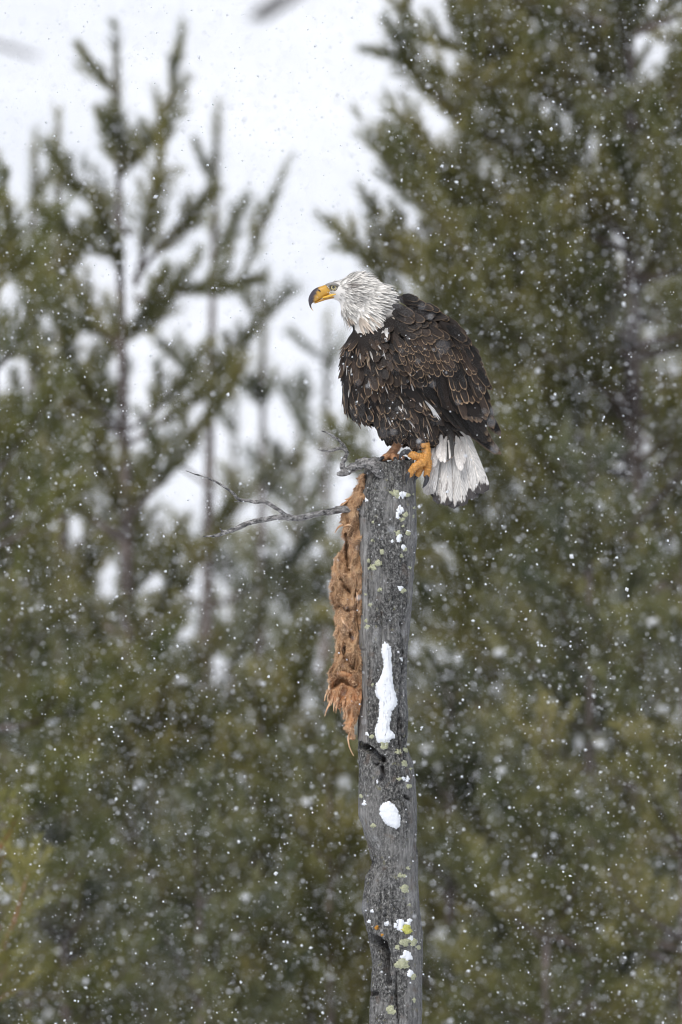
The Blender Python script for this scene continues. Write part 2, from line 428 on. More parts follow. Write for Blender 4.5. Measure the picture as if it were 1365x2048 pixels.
def tree(px, py, Y, bx, rad, m, seed, label, **kw):
    return pine('pine_tree', label, PD(px, py, Y), PD(bx, py, Y).x, rad, M_ndl[m], seed, **kw)
def lim(Y, pts, dx=0): return [tuple(PD(a+dx*max(0, min(1, (1200-a)/350)), b, Y+c)) for a, b, c in pts]
GL = 'young pines on the snowy slope'
T = []
tree(232, 78, 20, 285, 1.05, 0, 11, 'tall leader-topped pine left of the eagle, its bare candle highest against the snow', thin=.62, whorl=.34, K=72, slope=.27, lead=.22, coat=5, nlen=.066, elmin=34, latk=.8, fill=.75,
     limbs=[lim(20, [(272, 570, 0), (300, 440, -.1), (316, 330, -.1), (333, 235, 0), (350, 140, 0)]),
            lim(20, [(268, 560, .1), (328, 488, .1), (378, 452, .1), (398, 415, .1)]),
            lim(20, [(275, 600, .0), (390, 578, -.1), (470, 572, -.1), (508, 515, -.1), (531, 436, -.1)]),
            lim(20, [(262, 470, .2), (200, 410, .2), (150, 372, .2), (122, 330, .2)])], group=None)
tree(435, 236, 24, 372, .55, 1, 12, 'slender grey-green pine with a long bare stalk behind the tall leader-topped pine', thin=.42, whorl=.40, K=65, slope=.25, lead=.28, coat=4, elmin=40, latk=.5)
tree(116, 250, 21, 158, .75, 0, 13, 'olive pine with twin candles beside the tall leader-topped pine', thin=.62, whorl=.34, K=70, slope=.27, lead=.25, coat=5, nlen=.066, elmin=36, latk=.8, fill=.5)
tree(70, 292, 22.5, 40, .6, 1, 14, 'stubby-topped green pine behind the olive pine with twin candles', thin=.55, whorl=.34, slope=.25, lead=.22, coat=4, elmin=38, latk=.7)
tree(-8, 340, 15, -40, .62, 2, 15, 'bright yellow-green pine at the edge of the grove by the twin-candle pine', thin=.8, K=70)
tree(528, 560, 26, 500, .6, 1, 16, 'small grey pine between the slender stalked pine and the eagle snag', thin=.46, whorl=.42, K=55, slope=.25, elmin=38, latk=.5, coat=3)
tree(655, 650, 29, 628, .55, 1, 17, 'faint thin grey pine whose tip shows just behind the eagle breast', thin=.34, whorl=.46, K=55, slope=.25, elmin=38, latk=.5, coat=3)
tree(600, 770, 31, 590, .55, 1, 18, 'soft grey pine in the gap between the eagle breast and the long dead branch', thin=.6, whorl=.34, K=55, slope=.30, elmin=30, latk=.7, coat=3)
tree(470, 790, 32, 460, .55, 1, 19, 'dim distant pine seen above the forked end of the long dead branch', thin=.5, whorl=.36, K=50, slope=.30, elmin=32, latk=.7, coat=3)
tree(810, 1500, 21, 815, .7, 0, 20, 'olive pine hidden mostly behind the lower snag', K=42, nwid=.0037)
# big pine behind the eagle
tree(1245, -760, 18, 1310, 1.32, 0, 21, 'very large dense pine whose boughs reach behind the eagle head', whorl=.20, K=50, nwid=.0038, start0=.05, elmin=20, nlen=.064, bushy=True, coat=3,
     limbs=[lim(18, [(1290, 520, 0), (1100, 330, -.2), (950, 200, -.3), (800, 130, -.3), (725, 105, -.3)], 34),
            lim(18, [(1290, 330, .1), (1100, 200, 0), (930, 110, 0), (800, 70, 0), (775, 25, 0)], 34),
            lim(18, [(1295, 700, 0), (1050, 560, -.2), (860, 440, -.2), (760, 370, -.2), (718, 290, -.2)], 34),
            lim(18, [(1295, 640, .2), (1050, 480, .3), (900, 400, .3), (780, 330, .3), (765, 290, .3)], 34),
            lim(18, [(1295, 860, 0), (1050, 690, .1), (850, 560, .1), (720, 525, .1), (645, 465, .1)], 34),
            lim(18, [(1295, 960, 0), (1080, 770, 0), (900, 640, 0), (790, 540, 0), (760, 480, 0)], 34),
            lim(18, [(1295, 200, 0), (1150, 80, .2), (1000, 0, .2), (900, -50, .2), (860, -110, .2)], 34)])
tree(1080, 130, 24, 1090, 1.0, 1, 22, 'grey-green pine half hidden behind the very large dense pine', K=46, nwid=.0038)
tree(1400, -420, 22, 1410, 1.1, 0, 23, 'olive pine at the outer side of the very large dense pine', K=46, nwid=.0038)
tree(955, 760, 20, 950, .85, 0, 24, 'bushy olive pine directly behind the eagle tail', K=60, nwid=.0032)
tree(1180, 900, 16, 1190, .8, 1, 25, 'low grey-green pine in front of the very large dense pine', K=42, nwid=.0037)
tree(1370, 1080, 15, 1380, .7, 0, 26, 'short olive pine standing before the outer olive pine', K=42, nwid=.0037)
tree(900, 1330, 17, 905, .75, 1, 27, 'short pine filling the gap beside the lower snag', K=42, nwid=.0037)
tree(1090, 1420, 15, 1100, .7, 0, 28, 'lowest olive pine under the low grey-green pine', K=42, nwid=.0037)
# lower left thicket
tree(90, 860, 24, 95, .8, 0, 31, 'olive pine rising under the twin-candle pine', K=58, nwid=.0032)
tree(20, 930, 17, 10, .7, 0, 32, 'thick olive pine under the bright yellow-green pine', K=42, nwid=.0037)
tree(400, 1260, 27, 395, .7, 1, 33, 'grey-green pine seen through the long dead side branch', K=46, nwid=.0038, thin=.8)
tree(590, 1000, 27, 600, .6, 0, 34, 'thin olive pine just beside the hanging hide', K=50, nwid=.0032, thin=.5)
tree(300, 1240, 18, 295, .8, 0, 35, 'bushy pine under the tall leader-topped pine', K=42, nwid=.0037)
tree(520, 1350, 17, 525, .8, 0, 36, 'bushy olive pine beside the lower end of the hanging hide', K=42, nwid=.0037)
tree(130, 1330, 16, 130, .75, 1, 37, 'low grey-green pine under the thick olive pine', K=42, nwid=.0037)
tree(660, 1480, 16, 670, .6, 0, 38, 'low olive pine crowding the foot of the snag', K=42, nwid=.0037)
tree(400, 1560, 15, 405, .7, 1, 39, 'lowest grey-green pine in the thicket', K=42, nwid=.0037)
# nearer sapling with red stems
tree(-10, 1622, 9, -46, .20, 3, 41, 'pale yellow-green sapling with reddish stems', K=70, wood=M_redbark, whorl=.24, thin=.7, nlen=.05, snow=3,
     limbs=[lim(9, [(-30, 1990, 0), (8, 1900, -.05), (38, 1815, -.05), (58, 1740, -.05)])])

# half-buried branches on the far snow slope
def fallen(a, b, r0, r1, label, sink):
    A, B = hill_hit(*a), hill_hit(*b); n = 14; pts = []
    for i in range(n):
        t = i/(n-1); p = A.lerp(B, t); pts.append((p.x, p.y, gz(p.x, p.y)+sink+.02*math.sin(t*7)))
    V, F = tube(np.array(pts), np.linspace(r0, r1, n), 8, .2, 3)
    tag(mesh('fallen_branch', V, F, M_twig), label, 'branch')
fallen((515, 48), (640, -40), .055, .05, 'short dark fallen branch half buried in the far snow slope', .01)
fallen((-60, 85), (225, 165), .06, .05, 'long pale fallen branch mostly buried in the far snow slope', -.035)

# ------------------------------------------------------------------ the snag
EDGE = np.array([(905, 733, 826), (925, 731, 829), (964, 724, 833), (1017, 716, 835), (1076, 717, 836), (1144, 716, 829), (1212, 717, 824), (1290, 714, 817),
    (1377, 717, 815), (1435, 717, 818), (1494, 714, 816), (1523, 716, 827), (1552, 716, 832), (1631, 718, 833), (1666, 728, 833), (1695, 736, 834), (1725, 743, 836), (1753, 729, 836),
    (1819, 723, 840), (1862, 732, 846), (1895, 739, 847), (1928, 744, 847), (1983, 741, 846), (2048, 737, 846), (2300, 735, 852), (2800, 722, 868), (3500, 706, 890), (3950, 690, 908), (4140, 665, 935)], float)
SNAG = empty('dead_tree_snag', P(786, 4100, 0)); tag(SNAG, 'grey weathered dead tree snag with broken top that the eagle stands on', 'dead tree')
rows = np.concatenate([np.arange(922, 2150, 2.0), np.arange(2150, 4140, 20.0)]); NTH = 150
th = np.arange(NTH)/NTH*2*PI
Lr = np.interp(rows, EDGE[:, 0], EDGE[:, 1]); Rr = np.interp(rows, EDGE[:, 0], EDGE[:, 2])
cx = (Lr+Rr)/2; rr = (Rr-Lr)/2
TH, PY = np.meshgrid(th, rows)
ux, uy = np.cos(TH), np.sin(TH)
q = np.stack([ux.ravel()*2.2, uy.ravel()*2.2, PY.ravel()/90], 1)
lump = fbm(q, 3, 3).reshape(TH.shape)
q = np.stack([ux.ravel()*9, uy.ravel()*9, PY.ravel()/55], 1); rib = fbm(q, 3, 8).reshape(TH.shape)
q = np.stack([ux.ravel()*22, uy.ravel()*22, PY.ravel()/14], 1); fine = fbm(q, 2, 12).reshape(TH.shape)
RAD = rr[:, None]+(3.6*lump-1.0)+2.4*rib*(1-.6*np.abs(ux))+1.2*fine
X = cx[:, None]+RAD*ux; Yy = RAD*uy*.94
def seg_dist(x, y, poly):
    d = np.full(x.shape, 1e9)
    for (x0, y0), (x1, y1) in zip(poly[:-1], poly[1:]):
        vx, vy = x1-x0, y1-y0; t = np.clip(((x-x0)*vx+(y-y0)*vy)/(vx*vx+vy*vy+1e-9), 0, 1)
        d = np.minimum(d, np.hypot(x-x0-t*vx, y-y0-t*vy))
    return d
front = uy < .15; HOLLOW_SHADE = np.zeros_like(X)
def carve(poly, width, depth, soft=.5):
    global RAD, HOLLOW_SHADE
    d = seg_dist(X+2*fine, PY+3*rib, poly); k = np.clip((width-d)/(width*soft), 0, 1); k = k*k*(3-2*k)
    RAD = RAD-np.where(front, k*depth, 0)
    if depth > 7: HOLLOW_SHADE = np.maximum(HOLLOW_SHADE, np.where(front, k**1.5*.9, 0))  # deeper carvings also get their inner shade painted into the colour
carve([(718, 1489), (735, 1497), (748, 1505), (755, 1514), (766, 1518)], 9, 26)
carve([(764, 1535), (767, 1550), (762, 1558)], 6, 13); carve([(752, 1529), (757, 1527)], 4, 8)
carve([(740, 1876), (752, 1882), (764, 1890), (770, 1905)], 13, 32)
carve([(765, 1900), (772, 1920), (772, 1945), (776, 1962)], 9, 26)
carve([(776, 1236), (777, 1262), (773, 1278), (784, 1286)], 2.2, 5); carve([(822, 1286), (826, 1330), (818, 1375), (822, 1412)], 2.2, 4)
carve([(812, 1592), (820, 1597)], 5, 10); carve([(777, 1600), (800, 1596), (815, 1620), (822, 1650)], 3, 5)
carve([(762, 1790), (760, 1840), (756, 1860)], 2.5, 6); carve([(736, 1990), (752, 1985)], 6, 8); carve([(790, 1985), (793, 2010)], 5, 5)
carve([(733, 1040), (734, 1140), (737, 1148), (733, 1300), (722, 1300)], 1.6, 3); carve([(775, 1420), (772, 1490)], 2, 3)
carve([(744, 1725), (738, 1740)], 5, 6)
for _ in range(7):
    x0 = random.uniform(728, 832); y0 = random.uniform(960, 1950); L_ = random.uniform(80, 240); carve([(x0+3*math.sin(j_*1.3+x0)+random.uniform(-1, 1), y0+L_*j_/6) for j_ in range(7)], random.uniform(1.5, 2.6), random.uniform(5, 8.5))
for _ in range(46):
    x0 = random.uniform(725, 838); y0 = random.uniform(940, 2050); carve([(x0, y0), (x0+random.uniform(-3, 3), y0+random.uniform(15, 70))], random.uniform(1.0, 1.9), random.uniform(1.5, 4))
X = cx[:, None]+RAD*ux; Yy = RAD*uy*.94
jag = 7*vnoise(np.stack([np.cos(th)*3, np.sin(th)*3, th*0], 1), 4)+4*vnoise(np.stack([np.cos(th)*9, np.sin(th)*9, th*0], 1), 5)
PYj = PY+jag[None]*np.exp(-(PY-922)/14)
bare = ((X < 735-2*rib) & (PY > 1035) & (PY < 1490) & front).astype(float)
sft = np.clip(1.2-np.hypot((X-748)/46, (PY-1640)/85)+.7*lump+.5*rib, 0, 1); bare = np.maximum(bare, np.where(front, sft*.55, 0))
bare = np.maximum(bare, (X > 815+5*rib)*.5)
V = PA(np.stack([X.ravel(), PYj.ravel(), Yy.ravel()], 1)); nr = len(rows)
i = np.arange(nr-1)[:, None]*NTH; j = np.arange(NTH)[None]; j2 = (j+1) % NTH
F = np.stack([i+j, i+NTH+j, i+NTH+j2, i+j2], 2).reshape(-1, 4)
capV = []; kcap = 8
for k in range(1, kcap+1):
    f = 1-k/kcap; f = max(f, .015)
    hh = PYj[0]+(922+3-PYj[0])*(k/kcap)+5*vnoise(np.stack([np.cos(th)*5*f, np.sin(th)*5*f, th*0+k*.1], 1), 6)*(f > .05)
    capV.append(np.stack([cx[0]+RAD[0]*ux[0]*f, hh, RAD[0]*uy[0]*.94*f], 1))
capV = PA(np.vstack(capV)); nb = len(V); capF = []
for k in range(kcap):
    a = np.arange(NTH) if k == 0 else nb+(k-1)*NTH+np.arange(NTH); b = nb+k*NTH+np.arange(NTH)
    capF.append(np.stack([a, np.roll(a, -1), np.roll(b, -1), b], 1))
trunkV = np.vstack([V, capV]); trunkF = np.vstack([F]+capF)
mesh('trunk', trunkV, trunkF, M_snag, SNAG, pts={'bare': np.concatenate([bare.ravel(), np.zeros(len(capV))]), 'rot': np.concatenate([HOLLOW_SHADE.ravel(), np.zeros(len(capV))])})  # 'rot' carries the painted hollow shade per vertex
TBVH = BVHTree.FromPolygons([tuple(v) for v in trunkV], [tuple(int(k) for k in f) for f in trunkF])
def trunk_y(px, py):
    h = TBVH.ray_cast(P(px, py, -400), Vector((0, 1, 0)))
    return h[0].y/S if h[0] is not None else None

def patch(name, poly, height, mat, parent, step=1.6, rough=.3, seed=0):
    """a crust lying on the trunk inside a closed outline (px)"""
    poly = np.asarray(poly, float); x0, y0 = poly.min(0)-step; x1, y1 = poly.max(0)+step
    xs = np.arange(x0, x1+step, step); ys = np.arange(y0, y1+step, step)
    GXp, GYp = np.meshgrid(xs, ys); px, py = GXp.ravel(), GYp.ravel()
    wob = np.stack([px/3., py/3., px*0+seed], 1); jx = px+1.9*vnoise(wob*1.3, 1); jy = py+1.9*vnoise(wob*1.3, 2)
    ins = np.zeros(len(px), bool); n = len(poly)
    for a in range(n):
        (xa, ya), (xb, yb) = poly[a], poly[(a+1) % n]
        c = ((ya > jy) != (yb > jy)) & (jx < (xb-xa)*(jy-ya)/(yb-ya+1e-12)+xa); ins ^= c
    d = seg_dist(jx, jy, np.vstack([poly, poly[:1]])); d = np.where(ins, d, -d)
    hgt = height*np.clip(d/(height*1.5), 0, 1)**.8+rough*height*fbm(np.stack([px/4, py/4, px*0+seed], 1), 2, seed % 40)*(d > 0)
    idx = {}; V = []; F = []; m = len(xs)
    for k in range(len(px)):
        if d[k] > -step*1.2:
            h = TBVH.ray_cast(P(px[k], py[k], -400), Vector((0, 1, 0)))
            if h[0] is None: continue
            if height > 3:
                c0 = np.interp(py[k], rows, cx); r0_ = np.interp(py[k], rows, rr); yy_ = -math.sqrt(max(4., (r0_+.6)**2-(px[k]-c0)**2))*.94
                h = (P(px[k], py[k], min(yy_, h[0].y/S) if d[k] < 2 else yy_), h[1])
            nn = h[1]; nn = nn if nn.y < 0 else -nn; nn = (nn+Vector((0, -.8, 0))).normalized()
            V.append(h[0]+nn*(S*(hgt[k] if d[k] > 0 else -1.2))); idx[k] = len(V)-1
    for r_ in range(len(ys)-1):
        for c_ in range(m-1):
            k = r_*m+c_; f = (k, k+m, k+m+1, k+1)
            if all(a in idx for a in f) and any(d[a] > 0 for a in f): F.append(tuple(idx[a] for a in f))
    if not F: return None
    return mesh(name, np.array([tuple(v) for v in V]), F, mat, parent)
def z6(p): return [(620+a/5.12, 900+b/5.12) for a, b in p]
def z7(p): return [(620+a/5.12, 1240+b/5.12) for a, b in p]
def z8(p): return [(660+a/4.571, 1600+b/4.571) for a, b in p]
patch('snow_patch', z7([(770, 225), (800, 250), (832, 270), (830, 330), (835, 400), (845, 450), (848, 540), (852, 620), (858, 690), (880, 740), (895, 800), (890, 870), (860, 910), (835, 930), (832, 980), (825, 1040), (815, 1080), (825, 1120),
    (870, 1170), (872, 1205), (835, 1215), (815, 1245), (760, 1255), (700, 1250), (675, 1190), (668, 1130), (690, 1050), (705, 960), (710, 880), (712, 810), (680, 780), (670, 720), (680, 650), (720, 600), (745, 540), (755, 470), (750, 400), (735, 350), (733, 290), (745, 260)]), 4.2, M_snow_crust, SNAG, step=1.3, rough=.16, seed=2)
patch('snow_patch', z8([(490, 20), (545, 10), (590, 45), (625, 100), (650, 165), (640, 230), (610, 262), (560, 235), (520, 225), (490, 190), (455, 120), (460, 60)]), 3.4, M_snow_crust, SNAG, step=1.3, rough=.25, seed=3)
def disc(cxp, cyp, r, seed, sq=1.0):
    a = np.arange(14)/14*2*PI; k = 1+.5*vnoise(np.stack([np.cos(a)*2.2, np.sin(a)*2.2, a*0+seed*3.7], 1), seed % 30)
    return np.stack([cxp+np.cos(a)*r*k, cyp+np.sin(a)*r*k*sq], 1)
sn = [z6([(950, 460)])[0]+(6.5,), z6([(915, 480)])[0]+(4,), z6([(925, 620)])[0]+(8,), z6([(905, 670)])[0]+(6,), z6([(910, 900)])[0]+(7,), z6([(840, 930)])[0]+(4,), z6([(930, 1415)])[0]+(6,), z6([(575, 510)])[0]+(4,),
      z6([(1000, 830)])[0]+(5,), z6([(965, 1000)])[0]+(5,), z7([(960, 1620)])[0]+(4,), z7([(1000, 1620)])[0]+(5,), z7([(940, 400)])[0]+(4,), z8([(655, 1130)])[0]+(10,), z8([(720, 1115)])[0]+(8,), z8([(520, 1125)])[0]+(5,),
      z8([(700, 1420)])[0]+(11,), z8([(745, 1265)])[0]+(8,), z8([(735, 1580)])[0]+(7,), z7([(585, 1165)])[0]+(3.5,), z8([(385, 1010)])[0]+(3.5,), z8([(360, 1105)])[0]+(3.5,), z7([(690, 1650)])[0]+(4,), z7([(560, 1870)])[0]+(5,), z8([(600, 1140)])[0]+(5,)]
for k, (a, b, r_) in enumerate(sn): patch('snow_patch', disc(a, b, r_*.95, k, 1.2), 2.2, M_snow_crust, SNAG, 1.5, .5, k+5)
li = [(*z6([(a, b)])[0], r_/5.12) for a, b, r_ in ((825, 430, 16), (880, 445, 40), (1000, 460, 30), (1060, 455, 17), (645, 735, 20), (980, 660, 35), (945, 712, 30), (965, 780, 22), (1065, 680, 18), (1070, 590, 16), (905, 845, 35), (1010, 855, 30), (920, 932, 22),
      (640, 920, 20), (740, 1045, 30), (975, 1020, 28), (940, 1085, 22), (605, 1135, 22), (700, 1160, 36), (645, 1200, 38), (605, 1208, 16), (1025, 1205, 20), (715, 1430, 28), (950, 1440, 33), (575, 1480, 17), (615, 1590, 25), (575, 1745, 24), (585, 1810, 26))]
li += [(*z7([(a, b)])[0], r_/5.12) for a, b, r_ in ((765, 1278, 52), (630, 1190, 28), (905, 1342, 30), (980, 1330, 30), (970, 1470, 35), (1035, 1515, 20), (920, 1620, 25), (1010, 1700, 30), (525, 1805, 26), (640, 660, 17))]
li += [(*z8([(a, b)])[0], r_/4.571) for a, b, r_ in ((395, 230, 25), (715, 620, 18), (640, 685, 25), (680, 690, 20), (680, 805, 42), (690, 1292, 45), (760, 1300, 38), (810, 1345, 25), (620, 1335, 28), (665, 1490, 58), (765, 1610, 38), (775, 1825, 22), (555, 1915, 45), (730, 950, 18))]
for k, (a, b, r_) in enumerate(li): patch('lichen', disc(a, b, max(r_, 3.2), k+60, .9), 2.4, M_lichen, SNAG, 1.3, .6, k+50)
patch('lichen', disc(*z8([(705, 1180)])[0], 12, 200, .9), 3.5, M_lichen_y, SNAG, 1.4, .6, 140)
patch('lichen', disc(*z8([(430, 1165)])[0], 5, 201, .9), 2, M_lichen_o, SNAG, 1.3, .6, 141)
patch('lichen', disc(*z8([(480, 1230)])[0], 3.4, 202, .9), 2, M_lichen_o, SNAG, 1.2, .6, 142)

def branch(name, segs, parent, mat=M_twig):
    parts = []
    for sd_, pts in segs:
        p = spline(pts, max(16, len(pts)*7)); rd = np.maximum(p[:, 3], .5)*1.15*(1+.22*vnoise(np.stack([np.arange(len(p))*.45, np.full(len(p), sd_*3.3), np.zeros(len(p))], 1), sd_))
        p[:, 1] += 1.3*vnoise(np.stack([np.arange(len(p))*.22, np.full(len(p), sd_*5.1), np.zeros(len(p))], 1), 9)
        parts.append(tube(PA(p[:, :3]), rd*S, 12, .22, sd_))
    V, F = cat(parts); return mesh(name, V, F, mat, parent)
b1 = branch('branch', [(1, [(738, 1016, -10, 7), (716, 1017.6, -16, 7), (682, 1019, -24, 6), (638, 1028.6, -30, 5.4), (594, 1036, -34, 5.2), (569, 1034, -36, 5), (536, 1038, -40, 4.8), (506, 1043, -44, 4.6), (481, 1054, -46, 4), (448, 1067, -50, 3), (425, 1071, -52, 2), (407, 1072.6, -54, .8)]),
    (3, [(482, 1053, -46, 3), (462, 1060, -48, 3.4), (447, 1063, -50, 2.6), (440, 1057, -50, .9)])], SNAG)
branch('twig', [(2, [(578, 1034, -36, 4), (569, 1029, -37, 3.6), (554, 1016, -40, 3.2), (532, 1005, -44, 3), (506, 1003, -48, 3), (481, 999, -52, 2.8), (462, 981, -56, 2.3), (437, 966, -60, 2), (407, 953.5, -66, 1.5), (373, 942.5, -72, .6)]),
    (5, [(488, 1001, -50, 2), (480, 1002.5, -52, 1.4), (469, 1003.5, -54, .5)])], b1)
b2 = branch('branch', [(7, [(764, 956, -46, 5), (757, 943, -48, 9), (746, 931, -46, 10), (730, 926, -40, 9), (712, 932, -36, 8), (692, 943, -34, 7), (680, 947, -33, 5), (674, 947, -33, 2)]),
    (8, [(716, 931, -36, 5), (714, 922, -36, 3), (712, 919, -36, 1)])], SNAG)
branch('twig', [(9, [(687, 943, -34, 4.8), (685, 930, -35, 4.5), (690, 918, -38, 4.2), (694, 906, -40, 3.6), (690, 895, -42, 3.0), (679, 882, -44, 2.6), (664, 871, -46, 2.1), (644, 862, -48, 1.0)]),
    (10, [(693, 904, -40, 2.6), (686, 898, -42, 2.6), (675, 898, -44, 2.8), (660, 902, -47, 2.6), (648, 901, -50, 2), (636, 898.6, -52, .7)])], b2)

# ------------------------------------------------------------------ torn hide hanging from the snag
HE = np.array([(946, 724, 728), (960, 719, 730), (978, 711, 730), (992, 701, 730), (1009, 686, 730), (1027, 684, 730), (1052, 683, 726), (1082, 688, 724), (1095, 684, 724), (1115, 673, 724), (1144, 667, 724), (1173, 664, 724), (1203, 665, 724), (1222, 673, 724), (1244, 671, 724),
    (1271, 671, 724), (1304, 672, 724), (1334, 667, 724), (1345, 657, 724), (1361, 658, 724), (1377, 656, 724), (1395, 657, 724), (1404, 668, 723), (1412, 684, 722), (1425, 690, 720), (1440, 692, 715), (1452, 695, 708), (1465, 697, 709), (1474, 700, 711), (1480, 706, 709)], float)
hr = np.arange(946, 1481, 2.0); nu = 34; uu = np.linspace(0, 1, nu)
HL = np.interp(hr, HE[:, 0], HE[:, 1])+4.0*vnoise(np.stack([hr/9, hr*0, hr*0], 1), 3)+2.5*vnoise(np.stack([hr/3.5, hr*0, hr*0], 1), 4); HR = np.interp(hr, HE[:, 0], HE[:, 2])
UU, HY = np.meshgrid(uu, hr); HX = HL[:, None]+(HR-HL)[:, None]*UU
fold = fbm(np.stack([HX.ravel()/15, HY.ravel()/38, HX.ravel()*0], 1), 3, 21).reshape(HX.shape)
fold2 = fbm(np.stack([HX.ravel()/6, HY.ravel()/11, HX.ravel()*0+4], 1), 2, 23).reshape(HX.shape)
ridge = 1-2*np.abs(fbm(np.stack([HX.ravel()/20+.02*HY.ravel(), HY.ravel()/46, HX.ravel()*0+9], 1), 2, 31).reshape(HX.shape))
HD = -6-20*np.sin(PI*np.clip(UU, 0, 1)*.8+.15)-24*fold-9*fold2-16*ridge**2*np.sign(ridge)
def hcarve(poly, width, depth):
    global HD
    d = seg_dist(HX+2*fold2, HY, poly); k = np.clip((width-d)/width, 0, 1); HD = HD+depth*k*k*(3-2*k)
hcarve([(693, 1068), (694, 1100), (695, 1142), (701, 1140)], 6, 34); hcarve([(684, 1160), (690, 1172), (700, 1188)], 5, 16); hcarve([(701, 1268), (706, 1282)], 7, 24); hcarve([(688, 1295), (689, 1310), (690, 1322)], 5, 30)
hcarve([(668, 1372), (682, 1358), (700, 1367), (712, 1372)], 8, 26); hcarve([(680, 1212), (700, 1222), (712, 1212)], 6, 16); hcarve([(675, 1140), (682, 1160)], 5, 14); hcarve([(700, 1330), (712, 1338)], 5, 12); hcarve([(712, 1180), (714, 1260)], 5, 14)
raw = np.clip((HY-1345)/50, 0, 1)
fv = PA(np.stack([HX.ravel(), HY.ravel(), HD.ravel()], 1)); bv = PA(np.stack([HX.ravel(), HY.ravel(), (HD*.35+14).ravel()], 1))
ff = grid_faces(len(hr), nu); bf = ff[:, ::-1]+len(fv); nF = len(hr)
rim = []
for a in range(nF-1):
    for c_ in (0, nu-1):
        p0, p1 = a*nu+c_, (a+1)*nu+c_
        rim.append((p0, p1, p1+len(fv), p0+len(fv)) if c_ == 0 else (p1, p0, p0+len(fv), p1+len(fv)))
for c_ in range(nu-1):
    rim.append((c_+1, c_, c_+len(fv), c_+1+len(fv))); e = (nF-1)*nu+c_; rim.append((e, e+1, e+1+len(fv), e+len(fv)))
HIDE = mesh('hanging_hide', np.vstack([fv, bv]), np.vstack([ff, bf, np.array(rim)]), M_hide, pts={'raw': np.concatenate([raw.ravel(), raw.ravel()])})
tag(HIDE, 'torn orange-brown strip of raw hide hanging down the side of the snag', 'hide')
def hide_y(px, py):
    r_ = int(np.clip((py-946)/2, 0, len(hr)-1)); u = np.clip((px-HL[r_])/max(1, HR[r_]-HL[r_]), 0, 1); return HD[r_, int(u*(nu-1))]
for pts in ([(678, 1104, 4), (670, 1130, 5), (668, 1160, 5), (676, 1190, 5), (690, 1200, 4)], [(706, 1060, 4), (702, 1090, 6), (706, 1120, 6), (702, 1150, 6), (692, 1165, 4)], [(712, 1140, 4), (708, 1175, 6), (702, 1200, 6), (690, 1215, 4)],
            [(676, 1200, 4), (686, 1185, 6), (700, 1192, 6), (710, 1215, 6), (708, 1245, 4)], [(676, 1232, 4), (680, 1260, 6), (676, 1290, 6), (674, 1320, 5), (664, 1342, 4)], [(712, 1240, 4), (714, 1270, 5), (706, 1295, 6), (696, 1300, 4)], [(664, 1345, 4), (680, 1345, 7), (698, 1350, 7), (712, 1360, 5)],
            [(690, 1030, 3), (692, 1050, 5), (700, 1066, 4)], [(714, 1310, 4), (712, 1340, 6), (708, 1352, 4)], [(668, 1352, 4), (664, 1372, 6), (668, 1392, 5), (678, 1402, 3)], [(708, 1376, 4), (706, 1400, 6), (704, 1430, 5), (702, 1452, 4)]):
    p = spline([(a, b, hide_y(a, b)+2.6, c*.7) for a, b, c in pts], 22); p[:, 2] = np.convolve(np.pad(p[:, 2], 3, 'edge'), np.ones(7)/7, 'valid')
    V, F = tube(PA(p[:, :3]), p[:, 3]*S*np.sin(np.linspace(.25, PI-.25, 22))**.5, 9, .5, int(pts[0][1])); mesh('fold', V, F, M_hide, HIDE, pts={'raw': np.full(len(V), .9 if pts[0][1] > 1344 else .0)})
def strand(pts, r0, r1):
    p = spline([(a, b, hide_y(a, b) if y is None else y) for a, b, y in pts], 14); V, F = tube(PA(p), np.linspace(r0, r1, 14)*S, 6, .5, int(pts[0][0])); return mesh('strand', V, F, M_fibre, HIDE)
strand([(700, 1466, -20), (697, 1474, -22), (698, 1488, -24), (703, 1502, -22), (708, 1511, -20)], 2.2, 1.0)
for pts in ([(660, 1380), (652, 1390), (650, 1400), (648, 1402)], [(665, 1398), (658, 1410), (653, 1422), (650, 1432)], [(672, 1402), (674, 1412), (677, 1416)], [(682, 1408), (678, 1414), (679, 1418)], [(657, 1398), (660, 1408), (656, 1416)],
            [(686, 1049), (676, 1056), (670, 1066)], [(690, 1052), (700, 1050), (706, 1054)], [(684, 1236), (688, 1246), (693, 1252), (696, 1262)], [(686, 1238), (692, 1246), (697, 1256)], [(712, 1180), (715, 1192), (716, 1206)], [(700, 1366), (708, 1371), (713, 1368)], [(703, 994), (697, 998), (690, 999)], [(698, 1000), (688, 1008), (684, 1013)]):
    strand([(a, b, None if k == 0 else hide_y(a, b)-4) for k, (a, b) in enumerate(pts)], 2.4, .9)
for _ in range(34):
    a = random.uniform(657, 700) if random.random() < .7 else random.uniform(662, 690); b = (1398+(a-657)*.45 if a > 666 else 1385)+random.uniform(-16, 4); l_ = random.uniform(10, 30); w_ = random.uniform(-6, 3)
    y_ = hide_y(a, b)
    strand([(a, b, y_+1), (a+w_*.4+random.uniform(-2, 2), b+l_*.4, y_-3), (a+w_+random.uniform(-2, 2), b+l_, y_-2)], random.uniform(1.0, 2.2), .5)
parts = []
